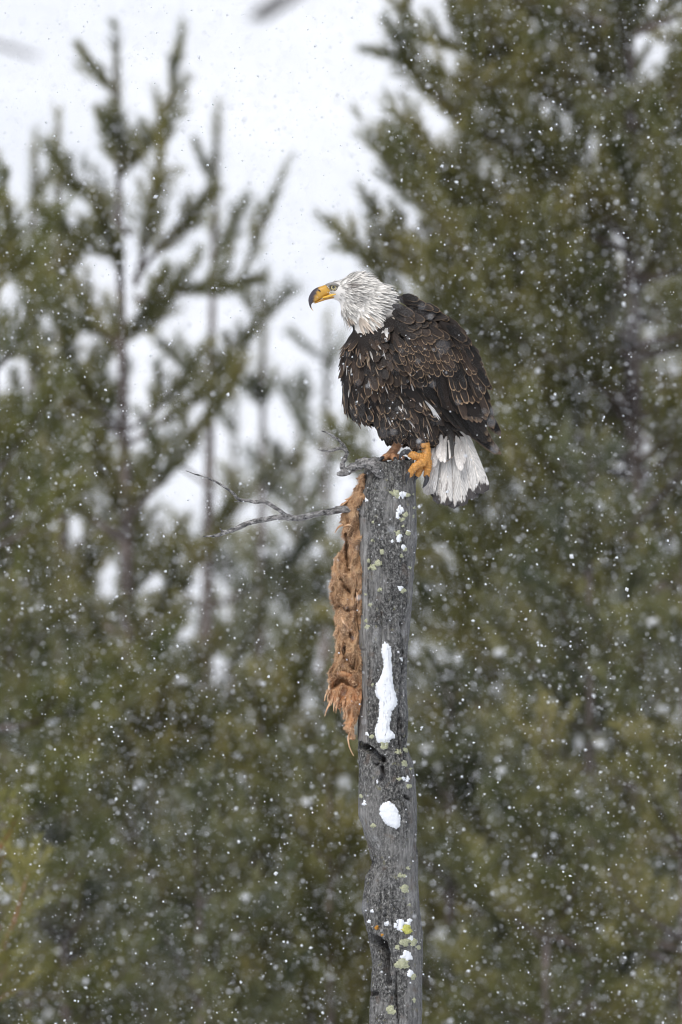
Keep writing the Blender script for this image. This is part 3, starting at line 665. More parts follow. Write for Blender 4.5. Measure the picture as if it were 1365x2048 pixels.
for _ in range(5200):
    b_ = random.uniform(948, 1478); r_ = int((b_-946)/2)
    u = random.random()**2.2 if random.random() < .6 else random.random()
    a_ = HL[r_]+(HR[r_]-HL[r_])*u; y_ = HD[r_, int(u*(nu-1))]
    ang = random.uniform(0, 2*PI) if u > .15 else random.uniform(.6*PI, 1.4*PI); l_ = random.uniform(1.5, 5.5)
    p0 = np.array([a_, b_, y_+.5]); p1 = p0+np.array([math.cos(ang)*l_*.6, math.sin(ang)*l_*.6+.4, -l_*.35*random.random()]); p2 = p1+np.array([math.cos(ang+.6)*l_*.4, math.sin(ang+.6)*l_*.4+1.0, 0])
    parts.append(tube(PA(np.array([p0, p1, p2])), np.array([.55, .45, .2])*S, 3))
V, F = cat(parts); tag(mesh('fuzz', V, F, M_fibre, HIDE), kind='stuff')

# ------------------------------------------------------------------ the eagle
EAGLE = empty('bald_eagle', P(820, 925, 0)); tag(EAGLE, 'bald eagle with white head and ruffled dark brown plumage perched in profile', 'eagle')
def ell(c, r, rot=0.0):
    """ellipsoid in px: c=(px,py,y) r=(along,across,depth), rot degrees clockwise in the picture"""
    bm = bmesh.new(); bmesh.ops.create_icosphere(bm, subdivisions=3, radius=1.0); ca, sa = math.cos(math.radians(rot)), math.sin(math.radians(rot)); V = []
    for v in bm.verts:
        a, b, d = v.co.x*r[0], v.co.z*r[1], v.co.y*r[2]
        V.append(tuple(P(c[0]+a*ca-b*sa, c[1]+a*sa+b*ca, c[2]+d)))
    F = [[v.index for v in f.verts] for f in bm.faces]; bm.free(); return V, F
core = [ell((716, 584, 0), (44, 36, 35)), ell((676, 581, 0), (26, 20, 20)), ell((750, 600, 0), (36, 38, 36), 30), ell((708, 612, 0), (26, 34, 28), 20), ell((738, 636, 0), (36, 44, 38)),
    ell((742, 740, 0), (90, 60, 66), 82), ell((790, 735, 0), (95, 85, 78), 50), ell((808, 815, 0), (84, 66, 66), 20), ell((838, 690, 0), (88, 62, 72), 38), ell((895, 765, 0), (92, 48, 34), 60), ell((840, 855, -24), (38, 40, 28), 60), ell((800, 850, 24), (36, 44, 28), 80),
    ell((930, 800, -46), (78, 26, 12), 58), ell((930, 800, 46), (78, 26, 12), 58), ell((893, 865, 0), (50, 26, 26), 70), ell((806, 645, 0), (46, 26, 40), 20), ell((824, 636, 0), (44, 20, 34), 18), ell((724, 785, 0), (52, 40, 50), 80), ell((716, 577, 0), (38, 33, 28)), ell((855, 700, -52), (80, 50, 22), 45), ell((855, 700, 52), (80, 50, 22), 45)]
bV, bF = [], []
for v, f in core:
    o = len(bV); bV += v; bF += [[k+o for k in a] for a in f]
me = bpy.data.meshes.new('tmp'); me.from_pydata(bV, [], bF); me.update()
tmp = bpy.data.objects.new('tmp', me); C.objects.link(tmp)
rm = tmp.modifiers.new('r', 'REMESH'); rm.mode = 'VOXEL'; rm.voxel_size = .0055
sm = tmp.modifiers.new('s', 'SMOOTH'); sm.iterations = 14; sm.factor = .5
bpy.context.view_layer.update()
bm_ = bpy.data.meshes.new_from_object(tmp.evaluated_get(bpy.context.evaluated_depsgraph_get()))
bpy.data.objects.remove(tmp); bpy.data.meshes.remove(me)
nv = len(bm_.vertices); co = np.zeros(nv*3, np.float32); bm_.vertices.foreach_get('co', co); co = co.reshape(-1, 3).astype(float)
coreF = [tuple(p.vertices) for p in bm_.polygons]; bpy.data.meshes.remove(bm_)
pxs = co[:, 0]/S+682.5; pys = 1024-(co[:, 2]-ZC)/S
white = np.clip(((655-(pxs-700)*.25)-pys)/14, 0, 1); white = np.where(pxs > 800, 0, white)
bc = np.stack([.020+white*.72, .016+white*.69, .014+white*.65, np.ones(nv)], 1)
mesh('body', co, coreF, M_skin, EAGLE, col=bc)
BV = BVHTree.FromPolygons([tuple(v) for v in co], coreF)
def body_hit(px, py, side=-1):
    h = BV.ray_cast(P(px, py, 500*side), Vector((0, -side, 0))); return h[0], h[1]

# -------- feathers
def prof(shape, t):
    if shape == 'round': return np.minimum(1, (.25+t/.30*.75))*np.sqrt(np.clip(1-np.clip((t-.62)/.38, 0, 1)**2.2, 0, 1))
    if shape == 'lance': return np.minimum(1, .35+t/.4)*np.clip(1-np.clip((t-.30)/.70, 0, 1)**1.5, 0.02, 1)
    if shape == 'flight': return np.minimum(1, .4+t/.25)*np.sqrt(np.clip(1-np.clip((t-.80)/.20, 0, 1)**2.0, 0, 1))
    if shape == 'tail': return np.minimum(1, .45+t/.8*.55)*np.sqrt(np.clip(1-np.clip((t-.90)/.10, 0, 1)**2.4, 0, 1))
def feather(base, d, n, L, W, shape='round', tilt=.08, curl=-.05, camber=.14, col=(.03, .022, .018), rim=0.0, nt_=8, nu_=5, sweep=0.0, jit=.0):
    base = np.array(base, float); n = np.array(n, float); n /= np.linalg.norm(n); d = np.array(d, float); d -= n*d.dot(n); d /= np.linalg.norm(d)+1e-9; s = np.cross(d, n)
    t = np.linspace(0, 1, nt_); 
    if shape in ('round', 'flight', 'tail'): t = 1-(1-t)**1.25
    u = np.linspace(-1, 1, nu_)
    wd = W*.5*prof(shape, t); tt, u2 = np.meshgrid(t, u, indexing='ij')
    le = L*(tt+sweep*0)
    if jit: le = le+L*jit*np.random.default_rng(abs(int(base[0]*1e6)+int(base[2]*1e6)) % 99999).normal(size=tt.shape)*(tt > .5)
    V = base+d*le[..., None]+s*(wd[:, None]*u2)[..., None]+s*(sweep*L*tt**2)[..., None]+n*(L*(tilt*tt+curl*tt**2)-camber*W*u2**2*prof(shape, tt)**1)[..., None]
    uvs = np.stack([u2*.5+.5, tt], 2).reshape(-1, 2); cl = np.tile(np.array([col[0], col[1], col[2], rim]), (nt_*nu_, 1))
    return V.reshape(-1, 3), grid_faces(nt_, nu_), uvs, cl
def join(name, fs, mat, kind='stuff'):
    V = []; F = []; U = []; K = []; o = 0
    for v, f, u, c in fs: V.append(v); F.append(f+o); U.append(u); K.append(c); o += len(v)
    ob = mesh(name, np.vstack(V), np.vstack(F), mat, EAGLE, uv=np.vstack(U), col=np.vstack(K))
    if kind: ob['kind'] = kind
    return ob
def single(name, f, mat=None): return mesh(name, f[0], f[1], mat or M_plume, EAGLE, uv=f[2], col=f[3])
def pdir(dx, dy, dz=0): v = np.array([dx, dz, -dy], float); return v/np.linalg.norm(v)
def brown(r, lo=.6, hi=1.5, warm=0.0):
    k = r.uniform(lo, hi); w_ = warm*r.random(); return (.0180*k*(1+w_), .0143*k*(1+.6*w_), .0124*k*(1+.25*w_))
fr = random.Random(5)

# surface sampling of the body for contour feathers
tri = np.array([(f[0], f[k], f[k+1]) for f in coreF for k in range(1, len(f)-1)]); A_, B_, C_ = co[tri[:, 0]], co[tri[:, 1]], co[tri[:, 2]]
nrm = np.cross(B_-A_, C_-A_); ar = np.linalg.norm(nrm, axis=1); nrm /= ar[:, None]+1e-15
if nrm[np.argmin(A_[:, 1])][1] > 0: nrm = -nrm
cdf = np.cumsum(ar); cdf /= cdf[-1]
M_ = 30000; pick = np.searchsorted(cdf, rng.random(M_)); r1 = np.sqrt(rng.random(M_))[:, None]; r2 = rng.random(M_)[:, None]
pos = A_[pick]*(1-r1)+B_[pick]*(r1*(1-r2))+C_[pick]*(r1*r2); pn = nrm[pick]
spx = pos[:, 0]/S+682.5; spy = 1024-(pos[:, 2]-ZC)/S; syy = pos[:, 1]/S
def region(px, py):
    edge = 655-(px-700)*.25
    if px < 784 and py < edge: return 'head'
    return 'body'
cell = {}
def far_enough(p, r):
    k = (int(p[0]/.02), int(p[1]/.02), int(p[2]/.02))
    for a in (-1, 0, 1):
        for b in (-1, 0, 1):
            for c in (-1, 0, 1):
                for q, rq in cell.get((k[0]+a, k[1]+b, k[2]+c), ()):
                    if np.linalg.norm(q-p) < min(r, rq): return False
    cell.setdefault(k, []).append((p, r)); return True
headF = []; bodyF = []
def wingzone(px, py):      # where the explicit wing rows lie
    return px > 800+max(0, (py-690))*.55 and py > 655 and px-py*.0 > 0 and not (py > 800 and px < 880+(py-800)*.9)
for k in range(M_):
    px, py, yy = spx[k], spy[k], syy[k]; n = pn[k]
    if region(px, py) == 'head':
        if px < 650: continue
        fx = np.clip((px-650)/130, 0, 1)
        L = 13+fx*21; W = 3.2+fx*3.2; sp_ = (2.4+fx*2.3)*S
        if py > 618+fx*20: L += 12; W += 2.5
        if math.hypot(px-667.5, py-575) < 9 and abs(yy) > 8: continue
        if px < 672 and 583 < py < 606: continue
        if not far_enough(pos[k], sp_): continue
        dx, dy = px-632, (py-572)*1.05
        if py > 610: dy += (py-610)*1.4
        d = pdir(dx+fr.gauss(0, 14)*.3, dy+fr.gauss(0, 14)*.3, yy*.35)
        c = fr.uniform(.62, .90) if px > 700 else fr.uniform(.40, .82); col = [c, c*.955, c*.885]
        # pigment: grey-brown streak behind the eye, smudged cheek and nape
        st = math.exp(-((py-(573+(px-690)*.10))/7)**2)*(1 if 676 < px < 720 else (.35 if 720 <= px < 745 else 0))
        st = max(st, .75*math.exp(-(((px-722)/20)**2+((py-592)/15)**2))); st = max(st, .5*math.exp(-(((px-700)/12)**2+((py-596)/10)**2)))
        st = max(st, .45*math.exp(-(((px-664)/12)**2+((py-573)/9)**2)))
        st = min(.8, st*fr.uniform(.1, 1.1)+ (.3 if fr.random() < .06 else 0))
        tan = .55 if (py > 625 and fr.random() < .45) else 0
        col = [a*(1-st)+b*st for a, b in zip(col, (.14, .115, .10))]
        col = [a*(1-tan)+b*tan for a, b in zip(col, (.42, .29, .18))]
        headF.append(feather(pos[k]-n*.0008, d, n, L*S*fr.uniform(.8, 1.25), W*S, 'lance', fr.uniform(.05, .15), fr.uniform(-.09, .02), .12, col, 0, 5, 3))
    else:
        if wingzone(px, py): continue
        if py < 690: L, W = 38, 12
        elif px < 760: L, W = 42, 17
        else: L, W = 36, 16
        if py > 840: L, W = 27, 15
        if px > 810 and py < 690: L, W = 52, 24
        if not far_enough(pos[k], .27*L*S): continue
        a = np.clip((px-690)/210, 0, 1); dx, dy = .10+.75*a, 1.0-.35*a
        if px > 800 and py < 690: dx, dy = .85, .52
        if py > 830: dx *= .6
        if px > 870 and py > 850: dx, dy = .25, 1
        d = pdir(dx+fr.gauss(0, .24), dy+fr.gauss(0, .12), fr.gauss(0, .15))
        q_ = fr.random(); col = brown(fr, .55, 1.7, .9 if (px < 790 and py < 800) else .4); rim_ = 0.18
        if py > 770 and px < 880: rim_ = fr.uniform(.0, .9)
        elif py < 690 and px > 800: rim_ = .12; col = brown(fr, .6, 1.3, .15)
        elif px < 760: rim_ = .75*fr.random()**2
        if q_ < .015 and py > 760 and px < 880: col = (.42, .40, .37)
        f = feather(pos[k]-n*.002, d, n, L*S*fr.uniform(.8, 1.25), W*S*fr.uniform(.85, 1.15), 'round', fr.uniform(.08, .30)*(.35 if (px < 715 or n[0] < -.75) else 1), fr.uniform(-.16, .02), .20, col, rim_, 7, 5, fr.uniform(-.10, .10), .022)
        vis = (-n[1])*L*W if yy < 0 else -1
        bodyF.append((vis, f))
for k in range(220):     # cheek and crown overlay
    px = fr.uniform(678, 766); py = fr.uniform(556, 634); h, n = body_hit(px, py)
    if h is None: continue
    c = fr.uniform(.66, .90); sm_ = .6*math.exp(-(((px-712)/18)**2+((py-588)/13)**2))*fr.uniform(0, 1.3); col = [a*(1-sm_)+b*sm_ for a, b in zip((c, c*.955, c*.885), (.20, .165, .14))]
    headF.append(feather(np.array(h)+np.array(n)*.0012, pdir(px-632+fr.gauss(0, 6), (py-572)*1.05+(max(0, py-610))*1.2+fr.gauss(0, 6)), n, fr.uniform(14, 26)*S, fr.uniform(3.5, 6)*S, 'lance', fr.uniform(.05, .14), -.06, .12, col, 0, 5, 3))
# neck ruff: long white points over the dark breast
for k in range(46):
    a = k/45; side = -1 if k % 4 else 1
    px = 702+a*68+fr.gauss(0, 3); py = 650+fr.gauss(0, 7)-a*4
    h, n = body_hit(px, py, side)
    if h is None: continue
    c = fr.uniform(.62, .88); tan = fr.uniform(0, .5) if a > .55 else fr.uniform(0, .15); col = [x*(1-tan)+y*tan for x, y in zip((c, c*.97, c*.93), (.40, .27, .16))]
    headF.append(feather(np.array(h)-np.array(n)*.001, pdir(fr.gauss(.08, .22)+a*.3, 1), n, fr.uniform(30, 46)*S, fr.uniform(8, 12)*S, 'lance', .16, -.04, .12, col, 0, 6, 3))
for k in range(26):      # ragged crown and nape ends
    px = fr.uniform(758, 782); py = 566+(px-765)*1.2+fr.uniform(-4, 26); h, n = body_hit(min(px, 780), py)
    if h is None: continue
    c = fr.uniform(.5, .78); headF.append(feather(np.array(h), pdir(1, .35+fr.gauss(0, .15)), n, fr.uniform(12, 19)*S, 6*S, 'lance', .08, -.02, .1, (c, c*.93, c*.84), 0, 5, 3))
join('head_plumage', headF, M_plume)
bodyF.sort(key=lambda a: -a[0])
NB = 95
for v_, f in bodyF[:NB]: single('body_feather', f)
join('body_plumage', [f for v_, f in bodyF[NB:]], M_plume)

flk = []
for k in range(190):      # pale flecks and wisps among the breast and belly feathers
    px = fr.uniform(690, 860); py = fr.uniform(690, 890); h, n = body_hit(px, py)
    if h is None: continue
    c = fr.choice(((.30, .23, .16), (.22, .15, .10), (.50, .47, .44), (.16, .11, .08))); a = np.clip((px-690)/210, 0, 1)
    flk.append(feather(np.array(h)+np.array(n)*fr.uniform(.004, .009), pdir(.1+.6*a+fr.gauss(0, .25), 1), n, fr.uniform(9, 26)*S, fr.uniform(1.8, 4.2)*S, 'lance', fr.uniform(.0, .15), -.05, .1, c, 0, 5, 3))
join('pale_flecks', flk, M_plume)
# wing rows (side facing the camera), lowest layer first; tips taken from the picture, depth from the body
farF = []
def wing_feather(tip, dx, dy, L, W, lay, col, rim_, shape='round', tilt=.03, curl=-.03, sweep=0.0, camber=.12, ybase=None):
    d2 = np.array([dx, dy])/math.hypot(dx, dy); b = (tip[0]-d2[0]*L, tip[1]-d2[1]*L)
    h, n = body_hit(*b); yb = h.y/S if h is not None else -50
    ht, _ = body_hit(*tip); yt = ht.y/S if ht is not None else min(yb+6, -34)
    yb = max(min(yb, -20), -92)-lay*2.2; yt = max(min(yt, -20), -92)-lay*2.2-2.0
    if ybase is not None: yb, yt = ybase
    p0 = np.array(P(b[0], b[1], yb)); p1 = np.array(P(tip[0], tip[1], yt)); d = p1-p0
    n3 = np.array([.10, -1, .12]); 
    if h is not None: n3 = n3*.8+np.array(n)*.6
    f = feather(p0, d, n3, np.linalg.norm(d), W*S, shape, tilt, curl, camber, col, rim_, 9, 7, sweep, .006)
    # follow the depth of the tip
    t = np.clip(f[2][:, 1], 0, 1); dd = d/np.linalg.norm(d); n3 = n3/np.linalg.norm(n3); lost = d-n3*d.dot(n3); 
    f = (f[0]+np.outer(t, d-(lost/np.linalg.norm(lost))*np.linalg.norm(d)), f[1], f[2], f[3])
    single('wing_feather', f); v = f[0].copy(); v[:, 1] *= -1; farF.append((v, f[1][:, ::-1], f[2], f[3]))
def row(tips, n, dirs, L, W, lay, lo, hi, warm, rim_, jitter=2.0, **kw):
    tp = spline(tips, n)
    for k in range(n):
        a = k/max(1, n-1); dx = dirs[0][0]*(1-a)+dirs[1][0]*a+fr.gauss(0, .05); dy = dirs[0][1]*(1-a)+dirs[1][1]*a
        wing_feather((tp[k][0]+fr.gauss(0, jitter*.6), tp[k][1]+fr.gauss(0, jitter)), dx, dy, L*fr.uniform(.9, 1.1), W*fr.uniform(.88, 1.12), lay+.25*(k % 2), brown(fr, lo, hi, warm), rim_*fr.uniform(.25, 1.1), **kw)
# primaries
for tip, bdx, bdy, L, W in (((1003, 909), .80, .62, 150, 20), ((996, 903), .76, .66, 145, 20), ((989, 895), .72, .7, 135, 20), ((982, 884), .66, .74, 125, 20), ((975, 872), .6, .78, 118, 20), ((1002, 873), .48, .86, 135, 19), ((995, 868), .44, .88, 130, 19), ((988, 858), .40, .9, 120, 19), ((985, 840), .35, .92, 110, 18), ((979, 806), .42, .9, 80, 15)):
    wing_feather(tip, bdx, bdy, L, W, 0, brown(fr, .28, .75, .1), .25, 'flight', .02, -.02)
row([(893, 836), (920, 856), (948, 872), (972, 884)], 7, ((.6, .8), (.58, .82)), 92, 17, .6, .3, .6, .1, .08, shape='flight')
row([(896, 833), (919, 836), (936, 842), (954, 847), (969, 848), (977, 838)], 10, ((.18, 1), (.34, 1)), 92, 18, 1.6, .9, 1.9, .8, .42, shape='flight')
row([(884, 800), (903, 806), (918, 809), (931, 808), (946, 810), (962, 803), (970, 792)], 10, ((.10, 1), (.38, 1)), 60, 17, 3, .7, 1.3, .5, .95)
row([(858, 768), (876, 782), (894, 778), (918, 782), (936, 777), (954, 772), (966, 760)], 10, ((.12, 1), (.40, 1)), 46, 17, 4.2, .6, 1.2, .5, 1.0)
row([(842, 758), (860, 752), (876, 752), (896, 754), (918, 756), (934, 750), (950, 754), (962, 742)], 11, ((.2, 1), (.45, 1)), 38, 15, 5.2, .7, 1.3, .6, 1.0)
row([(812, 742), (826, 752), (842, 764), (852, 772)], 6, ((.55, .85), (.5, .9)), 30, 17, 4.0, .5, .9, .2, .8)
row([(806, 728), (820, 736), (836, 744), (852, 742)], 6, ((.55, .85), (.4, .95)), 28, 16, 5.0, .5, .9, .2, .8)
row([(850, 786), (866, 800), (880, 812), (888, 822)], 5, ((.6, .85), (.6, .85)), 72, 16, 1.8, .4, .8, .1, .10, shape='flight')
row([(835, 800), (860, 820), (882, 836)], 5, ((.65, .8), (.65, .8)), 55, 18, 1.0, .4, .8, .2, .12, shape='flight')
for rw in range(6):       # lesser coverts, bronze and closely set
    a = rw/5; y0 = 690+a*48; row([(802+a*14, y0+6), (840, y0+4), (880, y0+2), (915, y0+4+a*4), (940+a*14, y0+10)], 14+rw % 2, ((.40, .9), (.50, .85)), 28, 11, 8.0-rw*.4, .7, 1.6, 1.0, .95, 3.0)
row([(945, 690), (958, 716), (968, 739), (977, 772)], 5, ((.75, .65), (.55, .85)), 44, 15, 5.6, .5, 1.0, .3, .8)
# scapulars and mantle over the wing
for rw in range(5):
    a = rw/4; row([(826+a*8, 640+a*34), (862+a*4, 648+a*30), (896, 662+a*22), (930+a*6, 684+a*10)], 8, ((.86, .45), (.74, .62)), 48, 19, 11-rw*.7, .5, 1.5, .5, .36, 5.5, tilt=.10)
row([(842, 606), (852, 612), (864, 620), (882, 630), (906, 652), (922, 668)], 8, ((.78, .15), (.85, .5)), 50, 17, 11, .6, 1.3, .4, .4, 2.0, ybase=(-18, -22))
row([(841, 604), (860, 616), (884, 634), (908, 652), (932, 672), (949, 694), (964, 722), (973, 748), (982, 786)], 15, ((.8, .25), (.6, .8)), 38, 13, 9, .5, 1.3, .5, .5, 5.0, ybase=(-30, -36), tilt=.06)
join('wing', farF, M_plume)
# white down tuft beneath the wing
dt = []
for k in range(16):
    a = fr.random(); h, n = body_hit(848+a*16, 800+a*14)
    if h is not None: dt.append(feather(np.array(h)-np.array([0, (8+3*a)*S, 0]), pdir(.62+fr.gauss(0, .16), .78), n, fr.uniform(20, 40)*S, 3.6*S, 'lance', .12, -.05, .1, (.62, .61, .6), 0, 5, 3))
join('down_tuft', dt, M_plume)
# tail fan
for k, (b, t_, W, y0, y1, cb, rs) in enumerate((((922, 846), (968, 986), 35, -14, -30, .62, 1.0), ((914, 850), (945, 1000), 30, -10, -23, .60, 1.0), ((907, 855), (928, 1012), 28, -12, -26, .58, 1.0), ((900, 858), (908, 1018), 28, -8, -20, .62, 1.0), ((895, 862), (890, 1012), 26, -12, -26, .60, 1.0),
        ((889, 866), (877, 1008), 24, -7, -18, .50, 1.0), ((884, 868), (868, 996), 18, -5, -14, .16, .9), ((880, 870), (857, 990), 26, -14, -30, .66, .35), ((915, 850), (958, 990), 30, 4, 10, .55, 1.0), ((900, 855), (900, 1000), 30, 8, 14, .5, 1.0), ((890, 862), (872, 994), 26, 12, 20, .5, 1.0), ((884, 868), (856, 984), 24, 16, 26, .5, .8))):
    p0 = np.array(P(b[0], b[1], y0)); p1 = np.array(P(t_[0], t_[1], y1)); d = p1-p0
    single('tail_feather', feather(p0, d, (.12 if k < 4 else -.1, -1, .1), np.linalg.norm(d), W*S, 'tail', .01, -.01, .09, (cb*1.0, cb*.955, cb*.90), rs, 16, 7, fr.uniform(-.02, .02), .005), M_tail)
for k in range(16):       # under-tail coverts
    px = 866+fr.random()*52; p0 = np.array(P(px, 868+fr.uniform(0, 24), -26-fr.random()*8)); dark = fr.random() < .3; c = .06 if dark else fr.uniform(.45, .66)
    single('tail_covert', feather(p0, pdir((px-893)/90, 1), (0, -1, .15), fr.uniform(34, 56)*S, fr.uniform(11, 16)*S, 'round', .03, -.05, .15, (c, c*.94, c*.88), .05 if not dark else .4, 7, 5, 0, .01))

# -------- head furniture
def loft(secs, nseg=18, expo=.8):
    V = []
    for (tx, ty), (bx_, by), hw in secs:
        for k in range(nseg):
            a = k/nseg*2*PI; c, s = math.cos(a), math.sin(a); c_ = abs(c)**expo*(1 if c > 0 else -1); s_ = abs(s)**expo*(1 if s > 0 else -1)
            V.append((tx*(1+c_)/2+bx_*(1-c_)/2, ty*(1+c_)/2+by*(1-c_)/2, hw*s_))
    V = np.array(V); n = len(secs); i = np.arange(n-1)[:, None]*nseg; j = np.arange(nseg)[None]; j2 = (j+1) % nseg
    return V, np.stack([i+j, i+j2, i+nseg+j2, i+nseg+j], 2).reshape(-1, 4)
up = [(652, 569, 667, 590, 15), (644, 572, 654, 592.5, 12.5), (636, 574.5, 643, 598, 11), (628, 579, 635, 602.5, 9.5), (622, 586, 628.5, 605, 7.8), (618.2, 594, 625, 606.5, 6), (617.2, 602, 623.2, 610.0, 4.6), (619.4, 612, 623.8, 615.5, 3.0), (622.8, 618, 625.8, 619.4, 1.8), (627.4, 622.6, 627.9, 622.9, .5)]
up = spline(np.array(up), 26); V, F = loft([((a, b), (c, d), max(.4, h)) for a, b, c, d, h in up])
dk = np.clip(((637-(V[:, 1]-578)*.36)-V[:, 0])/4+.5+.5*vnoise(V/3., 2), 0, 1)
yc = np.array([.62, .34, .05]); st_ = .75+.25*np.clip(1+vnoise(V*np.array([.12, .6, .3]), 5), 0, 1)
cc = yc[None]*st_[:, None]*(1-dk[:, None])+np.array([.055, .045, .055])[None]*dk[:, None]
ub = mesh('upper_beak', PA(V), F, M_beak, EAGLE, col=np.hstack([cc, np.ones((len(V), 1))]))
lo_ = spline(np.array([(672, 589, 668, 597, 13), (656, 593, 655, 599.5, 11), (645, 597.5, 643.5, 603, 9), (635, 602, 633, 606.5, 7), (631, 604, 630, 607.0, 4.5), (628.5, 605.5, 628.5, 606.4, 1.5)]), 16)
V, F = loft([((a, b), (c, d), max(.4, h)) for a, b, c, d, h in lo_]); cc = np.array([.55, .27, .04])[None]*(.8+.2*vnoise(V/4, 3))[:, None]
mesh('lower_beak', PA(V), F, M_beak, EAGLE, col=np.hstack([cc, np.ones((len(V), 1))]))
for sg in (-1, 1):
    p = spline([(646, 595.5, 11.5*sg, 1.6), (655, 593.5, 14*sg, 2.4), (664, 590.5, 18*sg, 2.4), (672, 588.5, 20.5*sg, 1.0)], 12); V, F = tube(PA(p[:, :3]), p[:, 3]*S, 8)
    mesh('gape', V, F, M_beak, EAGLE, col=np.tile([.78, .46, .06, 1], (len(V), 1)))
    p = spline([(636.5, 579.5, 11.4*sg, .6), (639, 581, 12.0*sg, 1.5), (641.5, 583.5, 12.2*sg, .6)], 8); V, F = tube(PA(p[:, :3]), p[:, 3]*S, 8); mesh('nostril', V, F, M_talon, ub)
    h, n = body_hit(667.5, 575, sg); ey = h.y/S+ sg*-2.5
    lat = np.linspace(0, PI*.62, 22); V = []; K = []
    for a in lat:
        for k in range(24):
            b = k/24*2*PI; V.append((667.5+6.8*math.sin(a)*math.cos(b), 575+6.8*math.sin(a)*math.sin(b), ey+sg*6.8*math.cos(a)))
            rr_ = 7.5*math.sin(a); K.append((.006, .006, .006, 1) if rr_ < 2.9 else ((.60, .50, .24, 1) if rr_ < 5.7 else (.04, .035, .03, 1)))
    i = np.arange(21)[:, None]*24; j = np.arange(24)[None]; F = np.stack([i+j, i+(j+1) % 24, i+24+(j+1) % 24, i+24+j], 2).reshape(-1, 4)
    mesh('eye', PA(np.array(V)), F, M_eye, EAGLE, col=np.array(K))
    a = np.linspace(0, 2*PI, 25); V, F = tube(PA(np.stack([667.5+7.6*np.cos(a), 575+6.6*np.sin(a), a*0+ey+sg*4.2], 1)), np.full(25, 1.1*S), 7); mesh('eyelid', V, F, M_beak, EAGLE, col=np.tile([.16, .13, .07, 1], (len(V), 1)))
    p = spline([(652, 570, ey+sg*3, 1.6), (661, 568.2, ey+sg*7, 2.8), (671, 569, ey+sg*7, 2.6), (682, 573, ey+sg*1, 1.2)], 14); V, F = tube(PA(p[:, :3]), p[:, 3]*S, 8); mesh('brow', V, F, M_skin, EAGLE, col=np.tile([.30, .28, .26, 1], (len(V), 1)))

# -------- feet
def toe(pts, parent, colr, talon, seed):
    p = spline(pts, 30); k = np.arange(30); rad_ = p[:, 3]*(1+.11*np.sin(k*1.9+seed)+.06*np.sin(k*.62+seed))
    rad_[-1] *= .5
    V, F = tube(PA(p[:, :3]), rad_*S, 14, .08, seed); cv = np.array(colr)[None]*(1+.18*fbm(V/.006, 2, seed))[:, None]
    t_ = mesh('toe', V, F, M_foot, parent, col=np.hstack([cv, np.ones((len(V), 1))]))
    p = spline(talon, 16); V, F = tube(PA(p[:, :3]), p[:, 3]*S*1.25, 10); mesh('talon', V, F, M_talon, t_)
def foot(shank, toes, colr, seed, label):
    p = spline(shank, 26); k = np.arange(26); V, F = tube(PA(p[:, :3]), p[:, 3]*S*(1+.05*np.sin(k*1.6)), 16, .08, seed)
    cv = np.array(colr)[None]*(1+.18*fbm(V/.006, 2, seed))[:, None]
    f = mesh('foot', V, F, M_foot, EAGLE, col=np.hstack([cv, np.ones((len(V), 1))])); f['label'] = label
    for i, (a, b) in enumerate(toes): toe(a, f, colr, b, seed+i)
OR = (.66, .31, .075)
foot([(848, 868, -34, 9), (851, 890, -38, 9.5), (853, 904, -40, 9.5), (852, 915, -42, 10.5), (850, 923, -42, 9), (848, 928, -40, 4)],
     [([(852, 914, -42, 8), (840, 915, -46, 8.5), (830, 912, -48, 8), (820, 908, -48, 7), (815, 906, -48, 3)], [(820, 905, -48, 5), (811, 904, -50, 4.6), (804, 908, -52, 3.4), (800, 915, -52, 1.8), (799, 920, -52, .4)]),
      ([(852, 918, -44, 8), (844, 925, -50, 8.6), (832, 932, -54, 7.6), (824, 941, -52, 7.2), (819, 951, -49, 6.2), (818, 954, -48, 3)], [(821, 945, -51, 4), (817, 949, -53, 4), (814, 956, -54, 3), (813, 964, -52, 1.6), (814, 969, -50, .4)]),
      ([(854, 918, -42, 8), (857, 928, -40, 7.6), (855, 942, -38, 7), (853, 953, -36, 6), (852, 957, -36, 3)], [(853, 951, -38, 4), (854, 958, -40, 4), (852, 966, -40, 2.8), (848, 973, -38, 1.4), (845, 976, -36, .4)]),
      ([(848, 920, -36, 7), (842, 934, -34, 7.4), (838, 944, -36, 7), (835, 952, -36, 5), (834, 954, -36, 2)], [(838, 948, -36, 3.4), (833, 954, -36, 3), (829, 962, -34, 1.6), (828, 967, -32, .4)])], OR, 3, 'orange foot gripping the rim of the snag')
foot([(803, 868, 8, 9), (797, 886, 6, 9.5), (789, 900, 2, 9), (782, 909, 0, 9), (779, 915, 0, 8), (778, 920, 0, 3)],
     [([(783, 910, -4, 7), (775, 913, -14, 6.5), (768, 917, -22, 5.5), (764, 920, -25, 3)], [(769, 916, -22, 3.4), (763, 917, -27, 3), (758, 922, -31, 1.6), (757, 927, -33, .4)]),
      ([(784, 911, -4, 7), (788, 915, -18, 6.5), (790, 918, -28, 5.5), (791, 921, -32, 3)], [(790, 917, -28, 3.4), (791, 919, -36, 2.8), (792, 926, -42, 1.4), (792, 931, -43, .4)]),
      ([(785, 911, 2, 7), (795, 914, 2, 6.5), (806, 917, 0, 5.5), (810, 919, 0, 3)], [(805, 917, 0, 3.4), (813, 917, 0, 2.8), (819, 922, 0, .5)]),
      ([(781, 911, 4, 7), (772, 914, 14, 6.5), (766, 917, 22, 5), (763, 919, 25, 3)], [(767, 916, 22, 3), (761, 919, 27, 2), (757, 925, 30, .4)])], (.52, .27, .14), 9, 'duller foot resting on top of the snag')

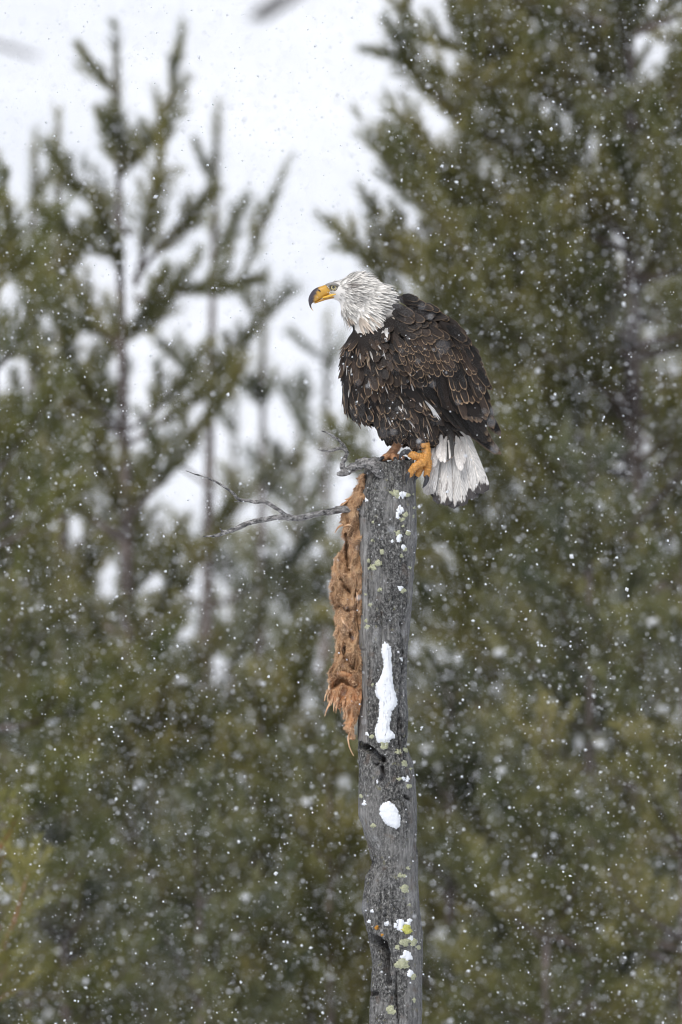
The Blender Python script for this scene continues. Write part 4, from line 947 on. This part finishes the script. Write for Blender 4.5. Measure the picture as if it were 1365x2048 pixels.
# ------------------------------------------------------------------ falling snow
DENS = 215.0; tan_h = 1.3312/DIST; tan_w = tan_h*682/1024; mg = 1.25
def flakes():
    out = []
    edges = np.arange(-DIST+7, 33.0, 1.0)
    for y0 in edges:
        dcam = y0+.5+DIST; n = rng.poisson((DENS*1.7 if y0 > 3 else DENS*1.3 if y0 > -3 else DENS*(.38 if y0 > -12 else .17))*4*(tan_w*dcam+.12)*(tan_h*dcam+.12)*mg)
        y = y0+rng.random(n); d_ = y+DIST
        out.append(np.stack([(rng.random(n)*2-1)*(tan_w*d_+.12)*mg, y, ZC+(rng.random(n)*2-1)*(tan_h*d_+.12)*1.0], 1))
    return np.vstack(out)
fp = flakes()
fp = fp[~((np.abs(fp[:, 0]) < .35) & (np.abs(fp[:, 1]) < .03) & False)]
n = len(fp); rad_ = np.clip(np.exp(rng.normal(math.log(.00120), .52, n)), .0004, .0062)
OV = np.array([(1, 0, 0), (-1, 0, 0), (0, 1, 0), (0, -1, 0), (0, 0, 1), (0, 0, -1)], float)
OF = np.array([(0, 2, 4), (2, 1, 4), (1, 3, 4), (3, 0, 4), (2, 0, 5), (1, 2, 5), (3, 1, 5), (0, 3, 5)], np.int32)
TV = np.array([(1, 1, 1), (1, -1, -1), (-1, 1, -1), (-1, -1, 1)], float)*.8; TF = np.array([(0, 1, 2), (0, 3, 1), (0, 2, 3), (1, 3, 2)], np.int32)
def flake_mesh(p, r0, V0, F0):
    n = len(p); q4 = rng.normal(size=(n, 4)); q4 /= np.linalg.norm(q4, axis=1, keepdims=True); a, b, c, d = q4.T
    RM = np.stack([np.stack([1-2*(c*c+d*d), 2*(b*c-a*d), 2*(b*d+a*c)], 1), np.stack([2*(b*c+a*d), 1-2*(b*b+d*d), 2*(c*d-a*b)], 1), np.stack([2*(b*d-a*c), 2*(c*d+a*b), 1-2*(b*b+c*c)], 1)], 1)
    lc = V0[None]*rng.uniform(.5, 1.5, (n, len(V0), 1))*r0[:, None, None]
    return (np.einsum('nij,nkj->nki', RM, lc)+p[:, None]).reshape(-1, 3), (F0[None]+(np.arange(n)*len(V0))[:, None, None]).reshape(-1, 3)
nearf = np.abs(fp[:, 1]) < 6
V, F = cat([flake_mesh(fp[nearf], rad_[nearf], OV, OF), flake_mesh(fp[~nearf], rad_[~nearf]*1.15, TV, TF)])
tag(mesh('falling_snow', V, F, M_flake, smooth=False), 'snowflakes drifting down through the whole scene', 'snow', kind='stuff')
